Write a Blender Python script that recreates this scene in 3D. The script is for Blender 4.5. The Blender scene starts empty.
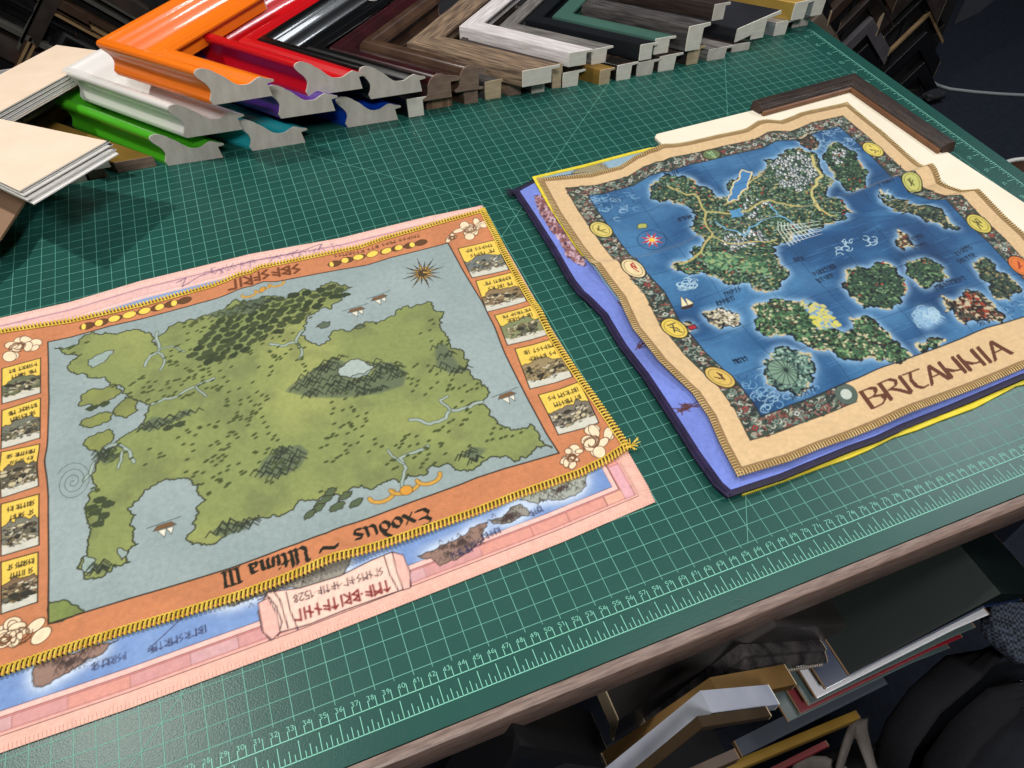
import bpy, math, random
import numpy as np
from mathutils import Matrix, Vector
rng = random.Random(7)
nr = np.random.RandomState(11)
C = bpy.context.scene.collection
S = 0.01            # the scene is written in centimetres: x along the bench front, y away from the viewer, z up from the cutting mat
ZT = 85.0           # mat surface height above the floor
FLOOR = -ZT

# ------------------------------------------------------------------ camera
CP = [748.3339007138657, -0.6848493550319548, 0.11788284686653419, 0.3559111864471026, 41.11512655884828, -17.684846776009124, 48.386778044433036]
def rod(w):
    w = np.array(w, float); t = np.linalg.norm(w); k = w/t
    K = np.array([[0, -k[2], k[1]], [k[2], 0, -k[0]], [-k[1], k[0], 0]])
    return np.eye(3)+math.sin(t)*K+(1-math.cos(t))*K@K
CR = rod(CP[1:4]); CC = np.array(CP[4:7]); CF = CP[0]
def proj(X):
    d = (np.asarray(X, float)-CC)@CR.T
    return np.stack([512+CF*d[..., 0]/-d[..., 2], 384-CF*d[..., 1]/-d[..., 2]], -1)
def ray(px, py):
    return np.array([(px-512)/CF, -(py-384)/CF, -1.0])@CR
def P(px, py, z=0.0):           # photo point -> point on the level z
    d = ray(px, py); t = (z-CC[2])/d[2]; return CC+t*d
def PY(px, py, y):              # photo point -> point on the upright plane y
    d = ray(px, py); t = (y-CC[1])/d[1]; return CC+t*d

cam = bpy.data.cameras.new('camera'); co = bpy.data.objects.new('camera', cam); C.objects.link(co)
cam.sensor_width = 36; cam.lens = CF/1024*36; cam.clip_start = 0.01; cam.clip_end = 50
def W(p): return Vector((p[0]*S, p[1]*S, (p[2]+ZT)*S))
m3 = Matrix([list(CR[:, i]) for i in range(3)])
co.matrix_world = Matrix.Translation(W(CC)) @ m3.to_4x4()
bpy.context.scene.camera = co

# ------------------------------------------------------------------ materials
def lin(c):
    return tuple(((v/255)/12.92 if v/255 <= 0.04045 else (((v/255)+0.055)/1.055)**2.4) for v in c)
MATS = {}
def mat(name, col, rough=0.5, col2=None, scale=20.0, stretch=(1, 1, 1), bump=0.0, bscale=None, coat=0.0, metal=0.0, attr=None, uv=False, spec=0.5, sheen=0.0, detail=6.0, lo=0.35, hi=0.65, emit=0.0):
    if name in MATS: return MATS[name]
    m = bpy.data.materials.new(name); m.use_nodes = True; nt = m.node_tree; b = nt.nodes['Principled BSDF']
    b.inputs['Roughness'].default_value = rough; b.inputs['Metallic'].default_value = metal
    b.inputs['Specular IOR Level'].default_value = spec
    b.inputs['Coat Weight'].default_value = coat; b.inputs['Coat Roughness'].default_value = 0.04
    b.inputs['Sheen Weight'].default_value = sheen
    tc = nt.nodes.new('ShaderNodeTexCoord'); mp = nt.nodes.new('ShaderNodeMapping'); mp.inputs['Scale'].default_value = stretch
    nt.links.new(tc.outputs['UV' if uv else 'Object'], mp.inputs['Vector'])
    if attr:
        a = nt.nodes.new('ShaderNodeAttribute'); a.attribute_name = attr; src = a.outputs['Color']
        nt.links.new(src, b.inputs['Base Color'])
    elif col2 is not None:
        n = nt.nodes.new('ShaderNodeTexNoise'); n.inputs['Scale'].default_value = scale; n.inputs['Detail'].default_value = detail
        nt.links.new(mp.outputs['Vector'], n.inputs['Vector'])
        r = nt.nodes.new('ShaderNodeValToRGB'); r.color_ramp.elements[0].position = lo; r.color_ramp.elements[1].position = hi
        r.color_ramp.elements[0].color = (*lin(col), 1); r.color_ramp.elements[1].color = (*lin(col2), 1)
        nt.links.new(n.outputs['Fac'], r.inputs['Fac']); nt.links.new(r.outputs['Color'], b.inputs['Base Color'])
    else:
        n = nt.nodes.new('ShaderNodeTexNoise'); n.inputs['Scale'].default_value = scale
        nt.links.new(mp.outputs['Vector'], n.inputs['Vector'])
        mx = nt.nodes.new('ShaderNodeMix'); mx.data_type = 'RGBA'; mx.inputs['Factor'].default_value = 0.0
        l = lin(col)
        mx.inputs['A'].default_value = (*[v*0.95 for v in l], 1); mx.inputs['B'].default_value = (*[min(1, v*1.05) for v in l], 1)
        nt.links.new(n.outputs['Fac'], mx.inputs['Factor']); nt.links.new(mx.outputs['Result'], b.inputs['Base Color'])
    if bump:
        n2 = nt.nodes.new('ShaderNodeTexNoise'); n2.inputs['Scale'].default_value = bscale or scale; n2.inputs['Detail'].default_value = 4
        nt.links.new(mp.outputs['Vector'], n2.inputs['Vector'])
        bp = nt.nodes.new('ShaderNodeBump'); bp.inputs['Strength'].default_value = bump; bp.inputs['Distance'].default_value = 0.001
        nt.links.new(n2.outputs['Fac'], bp.inputs['Height']); nt.links.new(bp.outputs['Normal'], b.inputs['Normal'])
    MATS[name] = m
    return m

# ------------------------------------------------------------------ objects
def new_mesh(name, V, F, material, parent=None, origin=(0, 0, 0), smooth=None, cols=None):
    me = bpy.data.meshes.new(name)
    V = np.asarray(V, float); o = np.asarray(origin, float)
    VV = V-o if True else V
    me.from_pydata((VV*S).tolist(), [], F)
    me.materials.append(material)
    if smooth is not None:
        me.polygons.foreach_set('use_smooth', [True]*len(me.polygons))
        if smooth < 179: me.set_sharp_from_angle(angle=math.radians(smooth))
    if cols is not None:
        a = me.color_attributes.new('print', 'FLOAT_COLOR', 'POINT'); a.data.foreach_set('color', np.asarray(cols, np.float32).ravel())
    me.validate(); me.update()
    ob = bpy.data.objects.new(name, me); C.objects.link(ob)
    if parent is not None: ob.parent = parent
    else: ob.location = W(o)
    return ob
def empty(name, origin):
    e = bpy.data.objects.new(name, None); C.objects.link(e); e.location = W(origin); e.empty_display_size = 0.01
    return e
def tag(o, label=None, cat=None, group=None, kind=None):
    if label: o['label'] = label
    if cat: o['category'] = cat
    if group: o['group'] = group
    if kind: o['kind'] = kind
    return o

class MB:                       # collects shapes into one mesh
    def __init__(s): s.V = []; s.F = []
    def add(s, V, F):
        n = len(s.V); s.V += [tuple(v) for v in V]; s.F += [tuple(i+n for i in f) for f in F]; return s
    def box(s, a, b, rot=0, bevel=0.0):
        x0, y0, z0 = a; x1, y1, z1 = b
        c = np.array([(x0+x1)/2, (y0+y1)/2]); r = math.radians(rot)
        V = []
        if bevel <= 0:
            for z in (z0, z1):
                for x, y in ((x0, y0), (x1, y0), (x1, y1), (x0, y1)):
                    d = np.array([x, y])-c; V.append((c[0]+d[0]*math.cos(r)-d[1]*math.sin(r), c[1]+d[0]*math.sin(r)+d[1]*math.cos(r), z))
            return s.add(V, [(0, 3, 2, 1), (4, 5, 6, 7), (0, 1, 5, 4), (1, 2, 6, 5), (2, 3, 7, 6), (3, 0, 4, 7)])
        k = bevel
        rings = [(z0, k), (z0+k, 0), (z1-k, 0), (z1, k)]
        for z, i in rings:
            for x, y in ((x0+i, y0+i), (x1-i, y0+i), (x1-i, y1-i), (x0+i, y1-i)):
                d = np.array([x, y])-c; V.append((c[0]+d[0]*math.cos(r)-d[1]*math.sin(r), c[1]+d[0]*math.sin(r)+d[1]*math.cos(r), z))
        F = [(0, 3, 2, 1), (12, 13, 14, 15)]
        for q in range(3):
            for i in range(4):
                j = (i+1) % 4; F.append((q*4+i, q*4+j, q*4+4+j, q*4+4+i))
        return s.add(V, F)
    def tube(s, pts, r, n=8, cap=True, up=(0, 0, 1), flat=1.0):
        pts = [np.array(p, float) for p in pts]; V = []; F = []
        rr = r if hasattr(r, '__len__') else [r]*len(pts)
        for i, p in enumerate(pts):
            t = pts[min(i+1, len(pts)-1)]-pts[max(i-1, 0)]; t = t/(np.linalg.norm(t)+1e-9)
            u = np.cross(t, up)
            if np.linalg.norm(u) < 1e-4: u = np.cross(t, (1, 0, 0))
            u /= np.linalg.norm(u); w = np.cross(u, t)
            for k in range(n):
                a = 2*math.pi*k/n; V.append(p+rr[i]*(math.cos(a)*u+flat*math.sin(a)*w))
        for i in range(len(pts)-1):
            for k in range(n):
                l = (k+1) % n; F.append((i*n+k, i*n+l, (i+1)*n+l, (i+1)*n+k))
        if cap: F.append(tuple(range(n-1, -1, -1))); F.append(tuple((len(pts)-1)*n+k for k in range(n)))
        return s.add(V, F)
    def prism(s, poly, z0, z1):
        n = len(poly); V = [(x, y, z0) for x, y in poly]+[(x, y, z1) for x, y in poly]
        F = [tuple(range(n-1, -1, -1)), tuple(range(n, 2*n))]+[(i, (i+1) % n, n+(i+1) % n, n+i) for i in range(n)]
        return s.add(V, F)
    def build(s, name, material, parent=None, origin=(0, 0, 0), smooth=None):
        return new_mesh(name, s.V, s.F, material, parent, origin, smooth)

# ------------------------------------------------------------------ painting on a cloth canvas (linear colour, centimetres)
def vnoise(h, w, cell, seed, octaves=3):
    r = np.random.RandomState(seed); out = np.zeros((h, w)); amp = 1; tot = 0
    for o in range(octaves):
        c = max(cell/(2**o), 2); gh = int(h/c)+3; gw = int(w/c)+3; g = r.rand(gh, gw)
        y = np.arange(h)/c; x = np.arange(w)/c; yi = y.astype(int); xi = x.astype(int); fy = (y-yi); fx = (x-xi)
        fy = (fy*fy*(3-2*fy))[:, None]; fx = (fx*fx*(3-2*fx))[None, :]
        a = g[yi][:, xi]; b = g[yi][:, xi+1]; cc = g[yi+1][:, xi]; d = g[yi+1][:, xi+1]
        out += amp*((a*(1-fx)+b*fx)*(1-fy)+(cc*(1-fx)+d*fx)*fy); tot += amp; amp *= 0.5
    return out/tot
def boxblur(m, r):
    for ax in (0, 1):
        c = np.cumsum(np.pad(m, [(r+1, r) if a == ax else (0, 0) for a in (0, 1)], mode='edge'), axis=ax)
        n = m.shape[ax]
        m = (np.take(c, range(2*r+1, n+2*r+1), ax)-np.take(c, range(0, n), ax))/(2*r+1)
    return m
class Canvas:
    def __init__(s, w, h, res, base):
        s.w, s.h, s.res = w, h, res; s.nx = int(w*res)+1; s.ny = int(h*res)+1
        s.a = np.empty((s.ny, s.nx, 3)); s.a[:] = lin(base)
    def bb(s, p, m=0.0):
        p = np.asarray(p)
        x0 = max(int((p[:, 0].min()-m)*s.res)-1, 0); x1 = min(int((p[:, 0].max()+m)*s.res)+2, s.nx)
        y0 = max(int((p[:, 1].min()-m)*s.res)-1, 0); y1 = min(int((p[:, 1].max()+m)*s.res)+2, s.ny)
        if x1 <= x0 or y1 <= y0: return None
        X, Y = np.meshgrid(np.arange(x0, x1)/s.res, np.arange(y0, y1)/s.res)
        return x0, x1, y0, y1, X, Y
    def blend(s, q, al, col):
        x0, x1, y0, y1 = q[:4]; v = s.a[y0:y1, x0:x1]; c = np.array(lin(col)) if not isinstance(col, np.ndarray) else col
        v += (c-v)*al[..., None]
    def mask(s, pts):
        q = s.bb(pts)
        if q is None: return None, None
        X, Y = q[4], q[5]; ins = np.zeros(X.shape, bool); p = np.asarray(pts); n = len(p)
        for i in range(n):
            x1, y1 = p[i]; x2, y2 = p[(i+1) % n]
            if y1 == y2: continue
            c = (Y > min(y1, y2)) & (Y <= max(y1, y2))
            ins ^= c & (X < (x2-x1)*(Y-y1)/(y2-y1)+x1)
        return q, ins
    def poly(s, pts, col, al=1.0, edge=None, ew=0.05):
        q, m = s.mask(pts)
        if q is not None: s.blend(q, m*al, col)
        if edge is not None: s.line(list(pts)+[pts[0]], ew, edge)
    def line(s, pts, w, col, al=1.0):
        pts = np.asarray(pts, float)
        for i in range(len(pts)-1):
            a, b = pts[i], pts[i+1]; q = s.bb([a, b], w)
            if q is None: continue
            X, Y = q[4], q[5]; d = b-a; L = d@d+1e-12
            t = np.clip(((X-a[0])*d[0]+(Y-a[1])*d[1])/L, 0, 1)
            D = np.hypot(X-a[0]-t*d[0], Y-a[1]-t*d[1])
            s.blend(q, np.clip((w/2-D)*s.res+0.5, 0, 1)*al, col)
    def nib(s, pts, w, ang, col):     # broad pen
        n = np.array([math.cos(ang), math.sin(ang)])*w/2; pts = np.asarray(pts, float)
        for i in range(len(pts)-1):
            a, b = pts[i], pts[i+1]
            s.poly([a-n, a+n, b+n, b-n], col); s.line([a, b], w*0.32, col)
    def ell(s, c, rx, ry, col, rot=0.0, al=1.0, edge=None, ew=0.05):
        q = s.bb([[c[0]-max(rx, ry), c[1]-max(rx, ry)], [c[0]+max(rx, ry), c[1]+max(rx, ry)]], 0.1)
        if q is None: return
        X, Y = q[4]-c[0], q[5]-c[1]; cr, sr = math.cos(rot), math.sin(rot); u = X*cr+Y*sr; v = -X*sr+Y*cr
        d = (1-np.hypot(u/rx, v/ry))*min(rx, ry)
        if edge is not None: s.blend(q, np.clip((d+ew)*s.res+.5, 0, 1)*al, edge)
        s.blend(q, np.clip(d*s.res+.5, 0, 1)*al, col)
    def mottle(s, amt, cell, seed):
        n = vnoise(s.ny, s.nx, cell*s.res, seed)-0.5; s.a *= (1+amt*2*n)[..., None]
    def sample(s, X, Y):
        x = np.clip(X*s.res, 0, s.nx-1.001); y = np.clip(Y*s.res, 0, s.ny-1.001); xi = x.astype(int); yi = y.astype(int)
        fx = (x-xi)[..., None]; fy = (y-yi)[..., None]; a = s.a
        return (a[yi, xi]*(1-fx)+a[yi, xi+1]*fx)*(1-fy)+(a[yi+1, xi]*(1-fx)+a[yi+1, xi+1]*fx)*fy
def fractal(pts, amp, it=3, seed=1, closed=True):
    r = random.Random(seed); pts = [np.array(p, float) for p in pts]
    for k in range(it):
        out = []; n = len(pts)
        for i in range(n if closed else n-1):
            a, b = pts[i], pts[(i+1) % n]; d = b-a; L = np.linalg.norm(d); m = (a+b)/2+np.array([-d[1], d[0]])*r.uniform(-amp, amp)
            out.append(a)
            if L > 0.12: out.append(m)
        if not closed: out.append(pts[-1])
        pts = out
    return [tuple(p) for p in pts]
def blob(c, rx, ry, seed, rot=0.0, n=12, rough=0.25, it=2):
    r = random.Random(seed); pts = []
    for i in range(n):
        a = 2*math.pi*i/n; k = 1+r.uniform(-rough, rough); x = math.cos(a)*rx*k; y = math.sin(a)*ry*k
        pts.append((c[0]+x*math.cos(rot)-y*math.sin(rot), c[1]+x*math.sin(rot)+y*math.cos(rot)))
    return fractal(pts, 0.22, it, seed)

# stroke letters on a 0..1 box, drawn with a pen
GL = {
 'B': (0.74, [[(0, 0), (0, 1)], [(-.08, 1), (.32, 1), (.48, .88), (.46, .68), (.28, .54), (.02, .52)], [(.28, .54), (.56, .42), (.6, .2), (.4, .03), (0, 0)]]),
 'R': (0.75, [[(0, 0), (0, 1)], [(-.08, 1), (.4, 1), (.6, .82), (.5, .6), (.12, .5)], [(.25, .5), (.5, .3), (.8, -.04)]]),
 'I': (0.3, [[(.1, 0), (.1, 1)]]),
 'T': (0.72, [[(-.05, .98), (.7, 1)], [(.3, 1), (.12, .6), (.15, .2), (.35, .02), (.6, .08)]]),
 'A': (0.8, [[(0, 0), (.4, 1)], [(.4, 1), (.74, 0)], [(.15, .38), (.62, .42)]]),
 'N': (0.85, [[(.06, 0), (.04, 1.0)], [(.06, .56), (.32, .3), (.68, .24)], [(.68, 0), (.66, 1.02)]]),
 'E': (0.72, [[(.55, .95), (.25, 1), (.08, .75), (.25, .54), (.05, .3), (.2, .04), (.6, .05)], [(.2, .54), (.55, .54)]]),
 'x': (0.55, [[(.03, .6), (.45, 0)], [(.43, .6), (.03, 0)]]),
 'o': (0.55, [[(.22, .6), (.03, .4), (.05, .15), (.22, 0), (.42, .2), (.4, .45), (.22, .6)]]),
 'd': (0.58, [[(.22, .6), (.03, .4), (.05, .15), (.22, 0), (.42, .15), (.42, .45), (.22, .6)], [(.42, .4), (.3, .75), (.1, 1)]]),
 'u': (0.6, [[(.05, .6), (.05, .12), (.2, 0), (.42, .12)], [(.42, .6), (.42, .05), (.52, 0)]]),
 's': (0.5, [[(.38, .55), (.15, .58), (.05, .42), (.35, .22), (.3, .02), (.02, .04)]]),
 'U': (0.8, [[(-.05, 1), (.1, .9), (.08, .2), (.3, 0), (.6, .15)], [(.6, .95), (.6, .05), (.72, 0)]]),
 'l': (0.3, [[(.05, 1), (.07, .08), (.2, 0)]]),
 't': (0.42, [[(.12, .85), (.12, .1), (.3, 0)], [(-.02, .6), (.35, .6)]]),
 'i': (0.3, [[(.05, .6), (.07, .06), (.18, 0)], [(.03, .8), (.12, .86)]]),
 'm': (0.85, [[(.05, .6), (.05, 0)], [(.05, .5), (.25, .6), (.34, .48), (.34, 0)], [(.34, .5), (.54, .6), (.64, .48), (.64, .05), (.74, 0)]]),
 'a': (0.58, [[(.05, .55), (.3, .6), (.4, .42), (.4, .05), (.5, 0)], [(.4, .32), (.1, .25), (.08, .06), (.25, 0), (.4, .12)]]),
 '~': (0.9, [[(0, .38), (.2, .55), (.45, .45), (.65, .35), (.85, .52)]]),
 'J': (0.35, [[(.0, 1), (.14, .95), (.14, .05), (.26, 0)], [(-.04, .94), (.26, 1)], [(.0, 0), (.26, .05)]]),
 '0': (0.6, [[(.25, 1), (.05, .75), (.05, .25), (.25, 0), (.45, .25), (.45, .75), (.25, 1)]]),
 '1': (0.45, [[(.05, .8), (.25, 1), (.25, 0)]]),
 '2': (0.6, [[(.03, .8), (.22, 1), (.43, .85), (.4, .6), (.02, 0), (.48, 0)]]),
 '3': (0.6, [[(.03, .95), (.3, 1), (.42, .78), (.2, .54), (.45, .3), (.3, 0), (.02, .06)]]),
 '4': (0.6, [[(.35, 0), (.35, 1), (.0, .3), (.5, .3)]]),
 '5': (0.6, [[(.45, 1), (.08, 1), (.05, .58), (.32, .6), (.46, .35), (.3, 0), (.02, .06)]]),
 '6': (0.6, [[(.4, 1), (.12, .7), (.04, .3), (.22, 0), (.44, .2), (.35, .5), (.06, .4)]]),
 '7': (0.6, [[(.0, 1), (.46, 1), (.15, 0)]]),
 '8': (0.6, [[(.24, .54), (.06, .78), (.24, 1), (.42, .78), (.24, .54), (.03, .25), (.24, 0), (.46, .25), (.24, .54)]]),
 '9': (0.6, [[(.44, .6), (.2, .45), (.05, .72), (.24, 1), (.44, .75), (.4, .3), (.15, 0)]]),
 # angular rune strokes
 'r0': (0.6, [[(0, 0), (0, 1), (.4, .75), (0, .5)], [(0, .5), (.4, 0)]]), 'r1': (0.55, [[(0, 0), (0, 1)], [(0, .9), (.35, .7)], [(0, .6), (.35, .4)]]),
 'r2': (0.6, [[(.2, 0), (.2, 1)], [(0, .75), (.2, 1), (.4, .75)]]), 'r3': (0.7, [[(0, 0), (0, 1), (.5, .55)], [(.5, 0), (.5, 1), (0, .55)]]),
 'r4': (0.3, [[(0, 0), (0, 1)]]), 'r5': (0.6, [[(0, 0), (0, 1)], [(0, 1), (.4, .78), (0, .55), (.42, .25), (0, 0)]]),
 'r6': (0.55, [[(.2, 0), (.2, 1)], [(0, .65), (.4, .4)]]), 'r7': (0.6, [[(.35, 1), (.05, .65), (.4, .4), (.1, 0)]]),
 'r8': (0.6, [[(.0, 0), (.0, 1), (.42, .8)]]), ' ': (0.4, []), '.': (0.3, [[(.08, .45), (.1, .47)]]),
}
def word(cv, chars, a, b, h, col, pen=None, ang=0.6, lw=0.06, italic=0.0, flip=False):
    """letters from cloth point a to b; h = letter height in cm; read in the direction a->b"""
    a = np.array(a, float); b = np.array(b, float); L = np.linalg.norm(b-a); d = (b-a)/L; up = np.array([-d[1], d[0]])*(-1 if flip else 1)
    tot = sum(GL[c][0] for c in chars); k = L/tot; x = 0
    for c in chars:
        w, st = GL[c]
        for pl in st:
            q = [a+d*(x+(px+italic*py))*k+up*py*h for px, py in pl]
            if pen: cv.nib(q, pen, ang, col)
            else: cv.line(q, lw, col)
        x += w
RUNES = ['r0', 'r1', 'r2', 'r3', 'r4', 'r5', 'r6', 'r7', 'r8']
def runes(n, seed):
    r = random.Random(seed); return [r.choice(RUNES) for _ in range(n)]

# ------------------------------------------------------------------ a cloth: edges traced where they lie, creases as real relief
class Cloth:
    """edges are lists of points ('p', px, py) seen in the photograph or ('w', x, y) in bench centimetres; bottom/top run left to right, left/right run near to far"""
    def __init__(s, w, h, bottom, top, left, right, relief, base):
        s.w, s.h, s.base, s.relief = w, h, base, relief
        def mk(pts, f):
            n = len(pts); q = []
            ts = np.linspace(0, 1, n)
            for it in range(3):
                q = []
                for t, p in zip(ts, pts):
                    u, v = f(t); z = base+float(relief(np.array(u), np.array(v)))
                    q.append(P(p[1], p[2], z)[:2] if p[0] == 'p' else np.array(p[1:3], float))
                q = np.array(q); d = np.r_[0, np.cumsum(np.linalg.norm(np.diff(q, axis=0), axis=1))]; ts = d/d[-1]
            return ts, q
        s.B = mk(bottom, lambda t: (t, 0.0)); s.T = mk(top, lambda t: (t, 1.0)); s.L = mk(left, lambda t: (0.0, t)); s.R = mk(right, lambda t: (1.0, t))
    def ed(s, e, t):
        ts, q = e; return np.stack([np.interp(t, ts, q[:, 0]), np.interp(t, ts, q[:, 1])], -1)
    def at(s, u, v):
        u = np.asarray(u, float); v = np.asarray(v, float); U = u[..., None]; Vv = v[..., None]
        B, T, Lf, R = s.ed(s.B, u), s.ed(s.T, u), s.ed(s.L, v), s.ed(s.R, v)
        c00 = (s.B[1][0]+s.L[1][0])/2; c10 = (s.B[1][-1]+s.R[1][0])/2; c01 = (s.T[1][0]+s.L[1][-1])/2; c11 = (s.T[1][-1]+s.R[1][-1])/2
        xy = (1-Vv)*B+Vv*T+(1-U)*Lf+U*R-((1-U)*(1-Vv)*c00+U*(1-Vv)*c10+(1-U)*Vv*c01+U*Vv*c11)
        z = s.base+s.relief(u, v)
        return np.concatenate([xy, z[..., None]], -1)
    def px(s, pts):                 # photo points -> cloth centimetres
        pts = np.asarray(pts, float); g = np.linspace(0, 1, 41); GU, GV = np.meshgrid(g, g); pr = proj(s.at(GU, GV)).reshape(-1, 2)
        out = np.zeros((len(pts), 2))
        for i, q in enumerate(pts):
            k = np.argmin(((pr-q)**2).sum(1)); out[i] = (GU.ravel()[k], GV.ravel()[k])
        e = 0.004
        def f(uv):
            r = proj(s.at(np.clip(uv[:, 0], 0, 1), np.clip(uv[:, 1], 0, 1)))
            return r
        for it in range(6):
            r0 = f(out)-pts
            du = np.where(out[:, 0] < .5, e, -e); dv = np.where(out[:, 1] < .5, e, -e)
            o1 = out.copy(); o1[:, 0] += du; J1 = (f(o1)-pts-r0)/du[:, None]
            o2 = out.copy(); o2[:, 1] += dv; J2 = (f(o2)-pts-r0)/dv[:, None]
            det = J1[:, 0]*J2[:, 1]-J1[:, 1]*J2[:, 0]; det = np.where(abs(det) < 1e-6, 1e-6, det)
            su = (-r0[:, 0]*J2[:, 1]+r0[:, 1]*J2[:, 0])/det; sv = (-J1[:, 0]*r0[:, 1]+J1[:, 1]*r0[:, 0])/det
            out[:, 0] += np.clip(su, -.05, .05)*.9; out[:, 1] += np.clip(sv, -.05, .05)*.9
            out = np.clip(out, -0.01, 1.01)
        return [tuple(x) for x in out*[s.w, s.h]]
    def p1(s, x, y): return s.px([(x, y)])[0]
    def mesh(s, name, cv, material, us, vs, parent, origin, thick=0.09):
        U, Vv = np.meshgrid(us, vs); X = s.at(U, Vv); ny, nx = U.shape
        col = cv.sample(U*s.w, Vv*s.h).reshape(-1, 3)
        n = nx*ny; idx = np.arange(n).reshape(ny, nx)
        q = np.stack([idx[:-1, :-1], idx[:-1, 1:], idx[1:, 1:], idx[1:, :-1]], -1).reshape(-1, 4)
        # underside follows the rim only
        rim = np.r_[idx[0, :], idx[1:, -1], idx[-1, -2::-1], idx[-2:0:-1, 0]]
        V = X.reshape(-1, 3); Vb = V[rim]-[0, 0, thick]; m = len(rim); k = np.arange(m); k2 = (k+1) % m
        sq = np.stack([rim[k2], rim[k], n+k, n+k2], -1)
        V = np.r_[V, Vb]; Q = np.r_[q, sq]; cc = np.r_[col, col[rim]]
        me = bpy.data.meshes.new(name); me.vertices.add(len(V)); me.vertices.foreach_set('co', ((V-np.array(origin))*S).ravel())
        me.loops.add(Q.size); me.loops.foreach_set('vertex_index', Q.ravel().astype(np.int32))
        me.polygons.add(len(Q)); me.polygons.foreach_set('loop_start', np.arange(len(Q), dtype=np.int32)*4)
        me.update(calc_edges=True); me.polygons.foreach_set('use_smooth', np.ones(len(Q), bool))
        a = me.color_attributes.new('print', 'FLOAT_COLOR', 'POINT'); a.data.foreach_set('color', np.c_[np.clip(cc, 0, 1), np.ones(len(cc))].astype(np.float32).ravel())
        me.materials.append(material); ob = bpy.data.objects.new(name, me); C.objects.link(ob); ob.parent = parent
        return ob
    def edge_pts(s, side, step, inset=0.0, lift=0.0, t0=0.0, t1=1.0, off=0.0):
        L = s.w if side in 'BT' else s.h; n = max(int(L*(t1-t0)/step), 2); t = np.clip(np.linspace(t0, t1, n)+off/L, 0, 1)
        iu = inset/s.w; iv = inset/s.h
        u, v = {'B': (t, 0*t+iv), 'T': (t, 0*t+1-iv), 'L': (0*t+iu, t), 'R': (0*t+1-iu, t)}[side]
        X = s.at(u, v); X[:, 2] += lift; return X
    def out_dir(s, side): return np.array({'B': (0, -1, 0), 'T': (0, 1, 0), 'L': (-1, 0, 0), 'R': (1, 0, 0)}[side], float)
    def hem(s, parent, origin, material, sides, pitch=0.25, width=0.5, r=0.07, name='stitched_hem', cross=True, t=None):
        mb = MB()
        for side in sides:
            t0, t1 = (t or {}).get(side, (0, 1)); o = s.out_dir(side)
            A = s.edge_pts(side, pitch, 0, 0.0, t0, t1)+o*r; Bp = s.edge_pts(side, pitch, width, 0.03, t0, t1, off=pitch*.5 if cross else 0)
            M = s.edge_pts(side, pitch, width*.45, r*1.4, t0, t1, off=pitch*.25 if cross else 0)
            for i in range(len(A)):
                a = A[i]-[0, 0, .1]; mb.tube([a, A[i]+[0, 0, r*.6], M[i], Bp[i]], [r*.8, r, r, r*.6], n=5)
            if cross:
                # chain running along the inner side of the stitches
                for i in range(len(A)-1):
                    mb.tube([Bp[i]+[0, 0, .02], (Bp[i]+Bp[i+1])/2+[0, 0, r*.9], Bp[i+1]+[0, 0, .02]], [r*.45, r*.7, r*.45], n=5)
        return mb.build(name, material, parent, origin, smooth=60)
# ------------------------------------------------------------------ room
FL = mat('carpet', (15, 21, 34), 0.95, (23, 31, 46), 60, bump=0.6, bscale=500)
tag(MB().box((-250, -220, FLOOR-2), (520, 430, FLOOR)).build('floor', FL), kind='structure')
WB = mat('wall_paint_black', (14, 13, 14), 0.8, (22, 20, 20), 6)
tag(MB().box((-250, 430, FLOOR), (520, 433, 190)).build('wall_back', WB), kind='structure')
tag(MB().box((520, -220, FLOOR), (523, 433, 190)).build('wall_right', mat('wall_paint_grey', (70, 72, 78), 0.8, (78, 80, 86), 4)), kind='structure')
tag(MB().box((-253, -220, FLOOR), (-250, 433, 190)).build('wall_left', mat('wall_paint_grey', (70, 72, 78))), kind='structure')
tag(MB().box((-253, -223, FLOOR), (523, -220, 190)).build('wall_front', mat('wall_paint_grey', (70, 72, 78))), kind='structure')
tag(MB().box((-253, -223, 190), (523, 433, 193)).build('ceiling', mat('ceiling_paint', (200, 198, 192), 0.9, (190, 188, 182), 3)), kind='structure')

# ------------------------------------------------------------------ workbench
wood = mat('walnut_edge', (104, 84, 76), 0.42, (138, 116, 106), 55, (1, 9, 9), bump=0.25, bscale=120)
woodd = mat('walnut_front', (66, 54, 50), 0.4, (92, 78, 72), 45, (1, 12, 12), bump=0.2)
navy = mat('navy_board', (14, 20, 38), 0.7, (20, 27, 48), 5)
dark = mat('dark_board', (12, 13, 18), 0.7, (18, 19, 26), 8)
wb = tag(empty('workbench', (30, 30, FLOOR)), 'dark framing workbench with a worn brown wooden edge strip under the green mat', 'workbench')
og = (30, 30, FLOOR)
MB().box((-60, -4.0, -3.4), (117.6, 68, -0.32)).box((-60, 68, -3.4), (108, 92, -0.05)).build('tabletop', dark, wb, og)
# edge strip with a soft rounded nose
prof = [(-4.0, -0.12), (-4.55, -0.12), (-4.72, -0.2), (-4.8, -0.4), (-4.8, -3.25), (-4.7, -3.5), (-4.0, -3.5)]
mb = MB(); n = len(prof)
mb.add([(x, y, z) for x in (-60, 117.6) for y, z in prof], [(i, (i+1) % n, n+(i+1) % n, n+i) for i in range(n)]+[tuple(range(n-1, -1, -1)), tuple(range(n, 2*n))])
mb.build('edge_strip', wood, wb, og, smooth=40)
MB().box((-60, 3, FLOOR+0.5), (117.6, 4.5, -3.4)).build('front_panel', navy, wb, og)
MB().box((116, 4.5, FLOOR), (117.6, 68, -3.4)).build('side_panel', dark, wb, og)
for x in (-57, 110):
    for y in (6, 60): MB().box((x, y, FLOOR), (x+5, y+5, -3.4), bevel=.2).build('leg', dark, wb, og)

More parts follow.
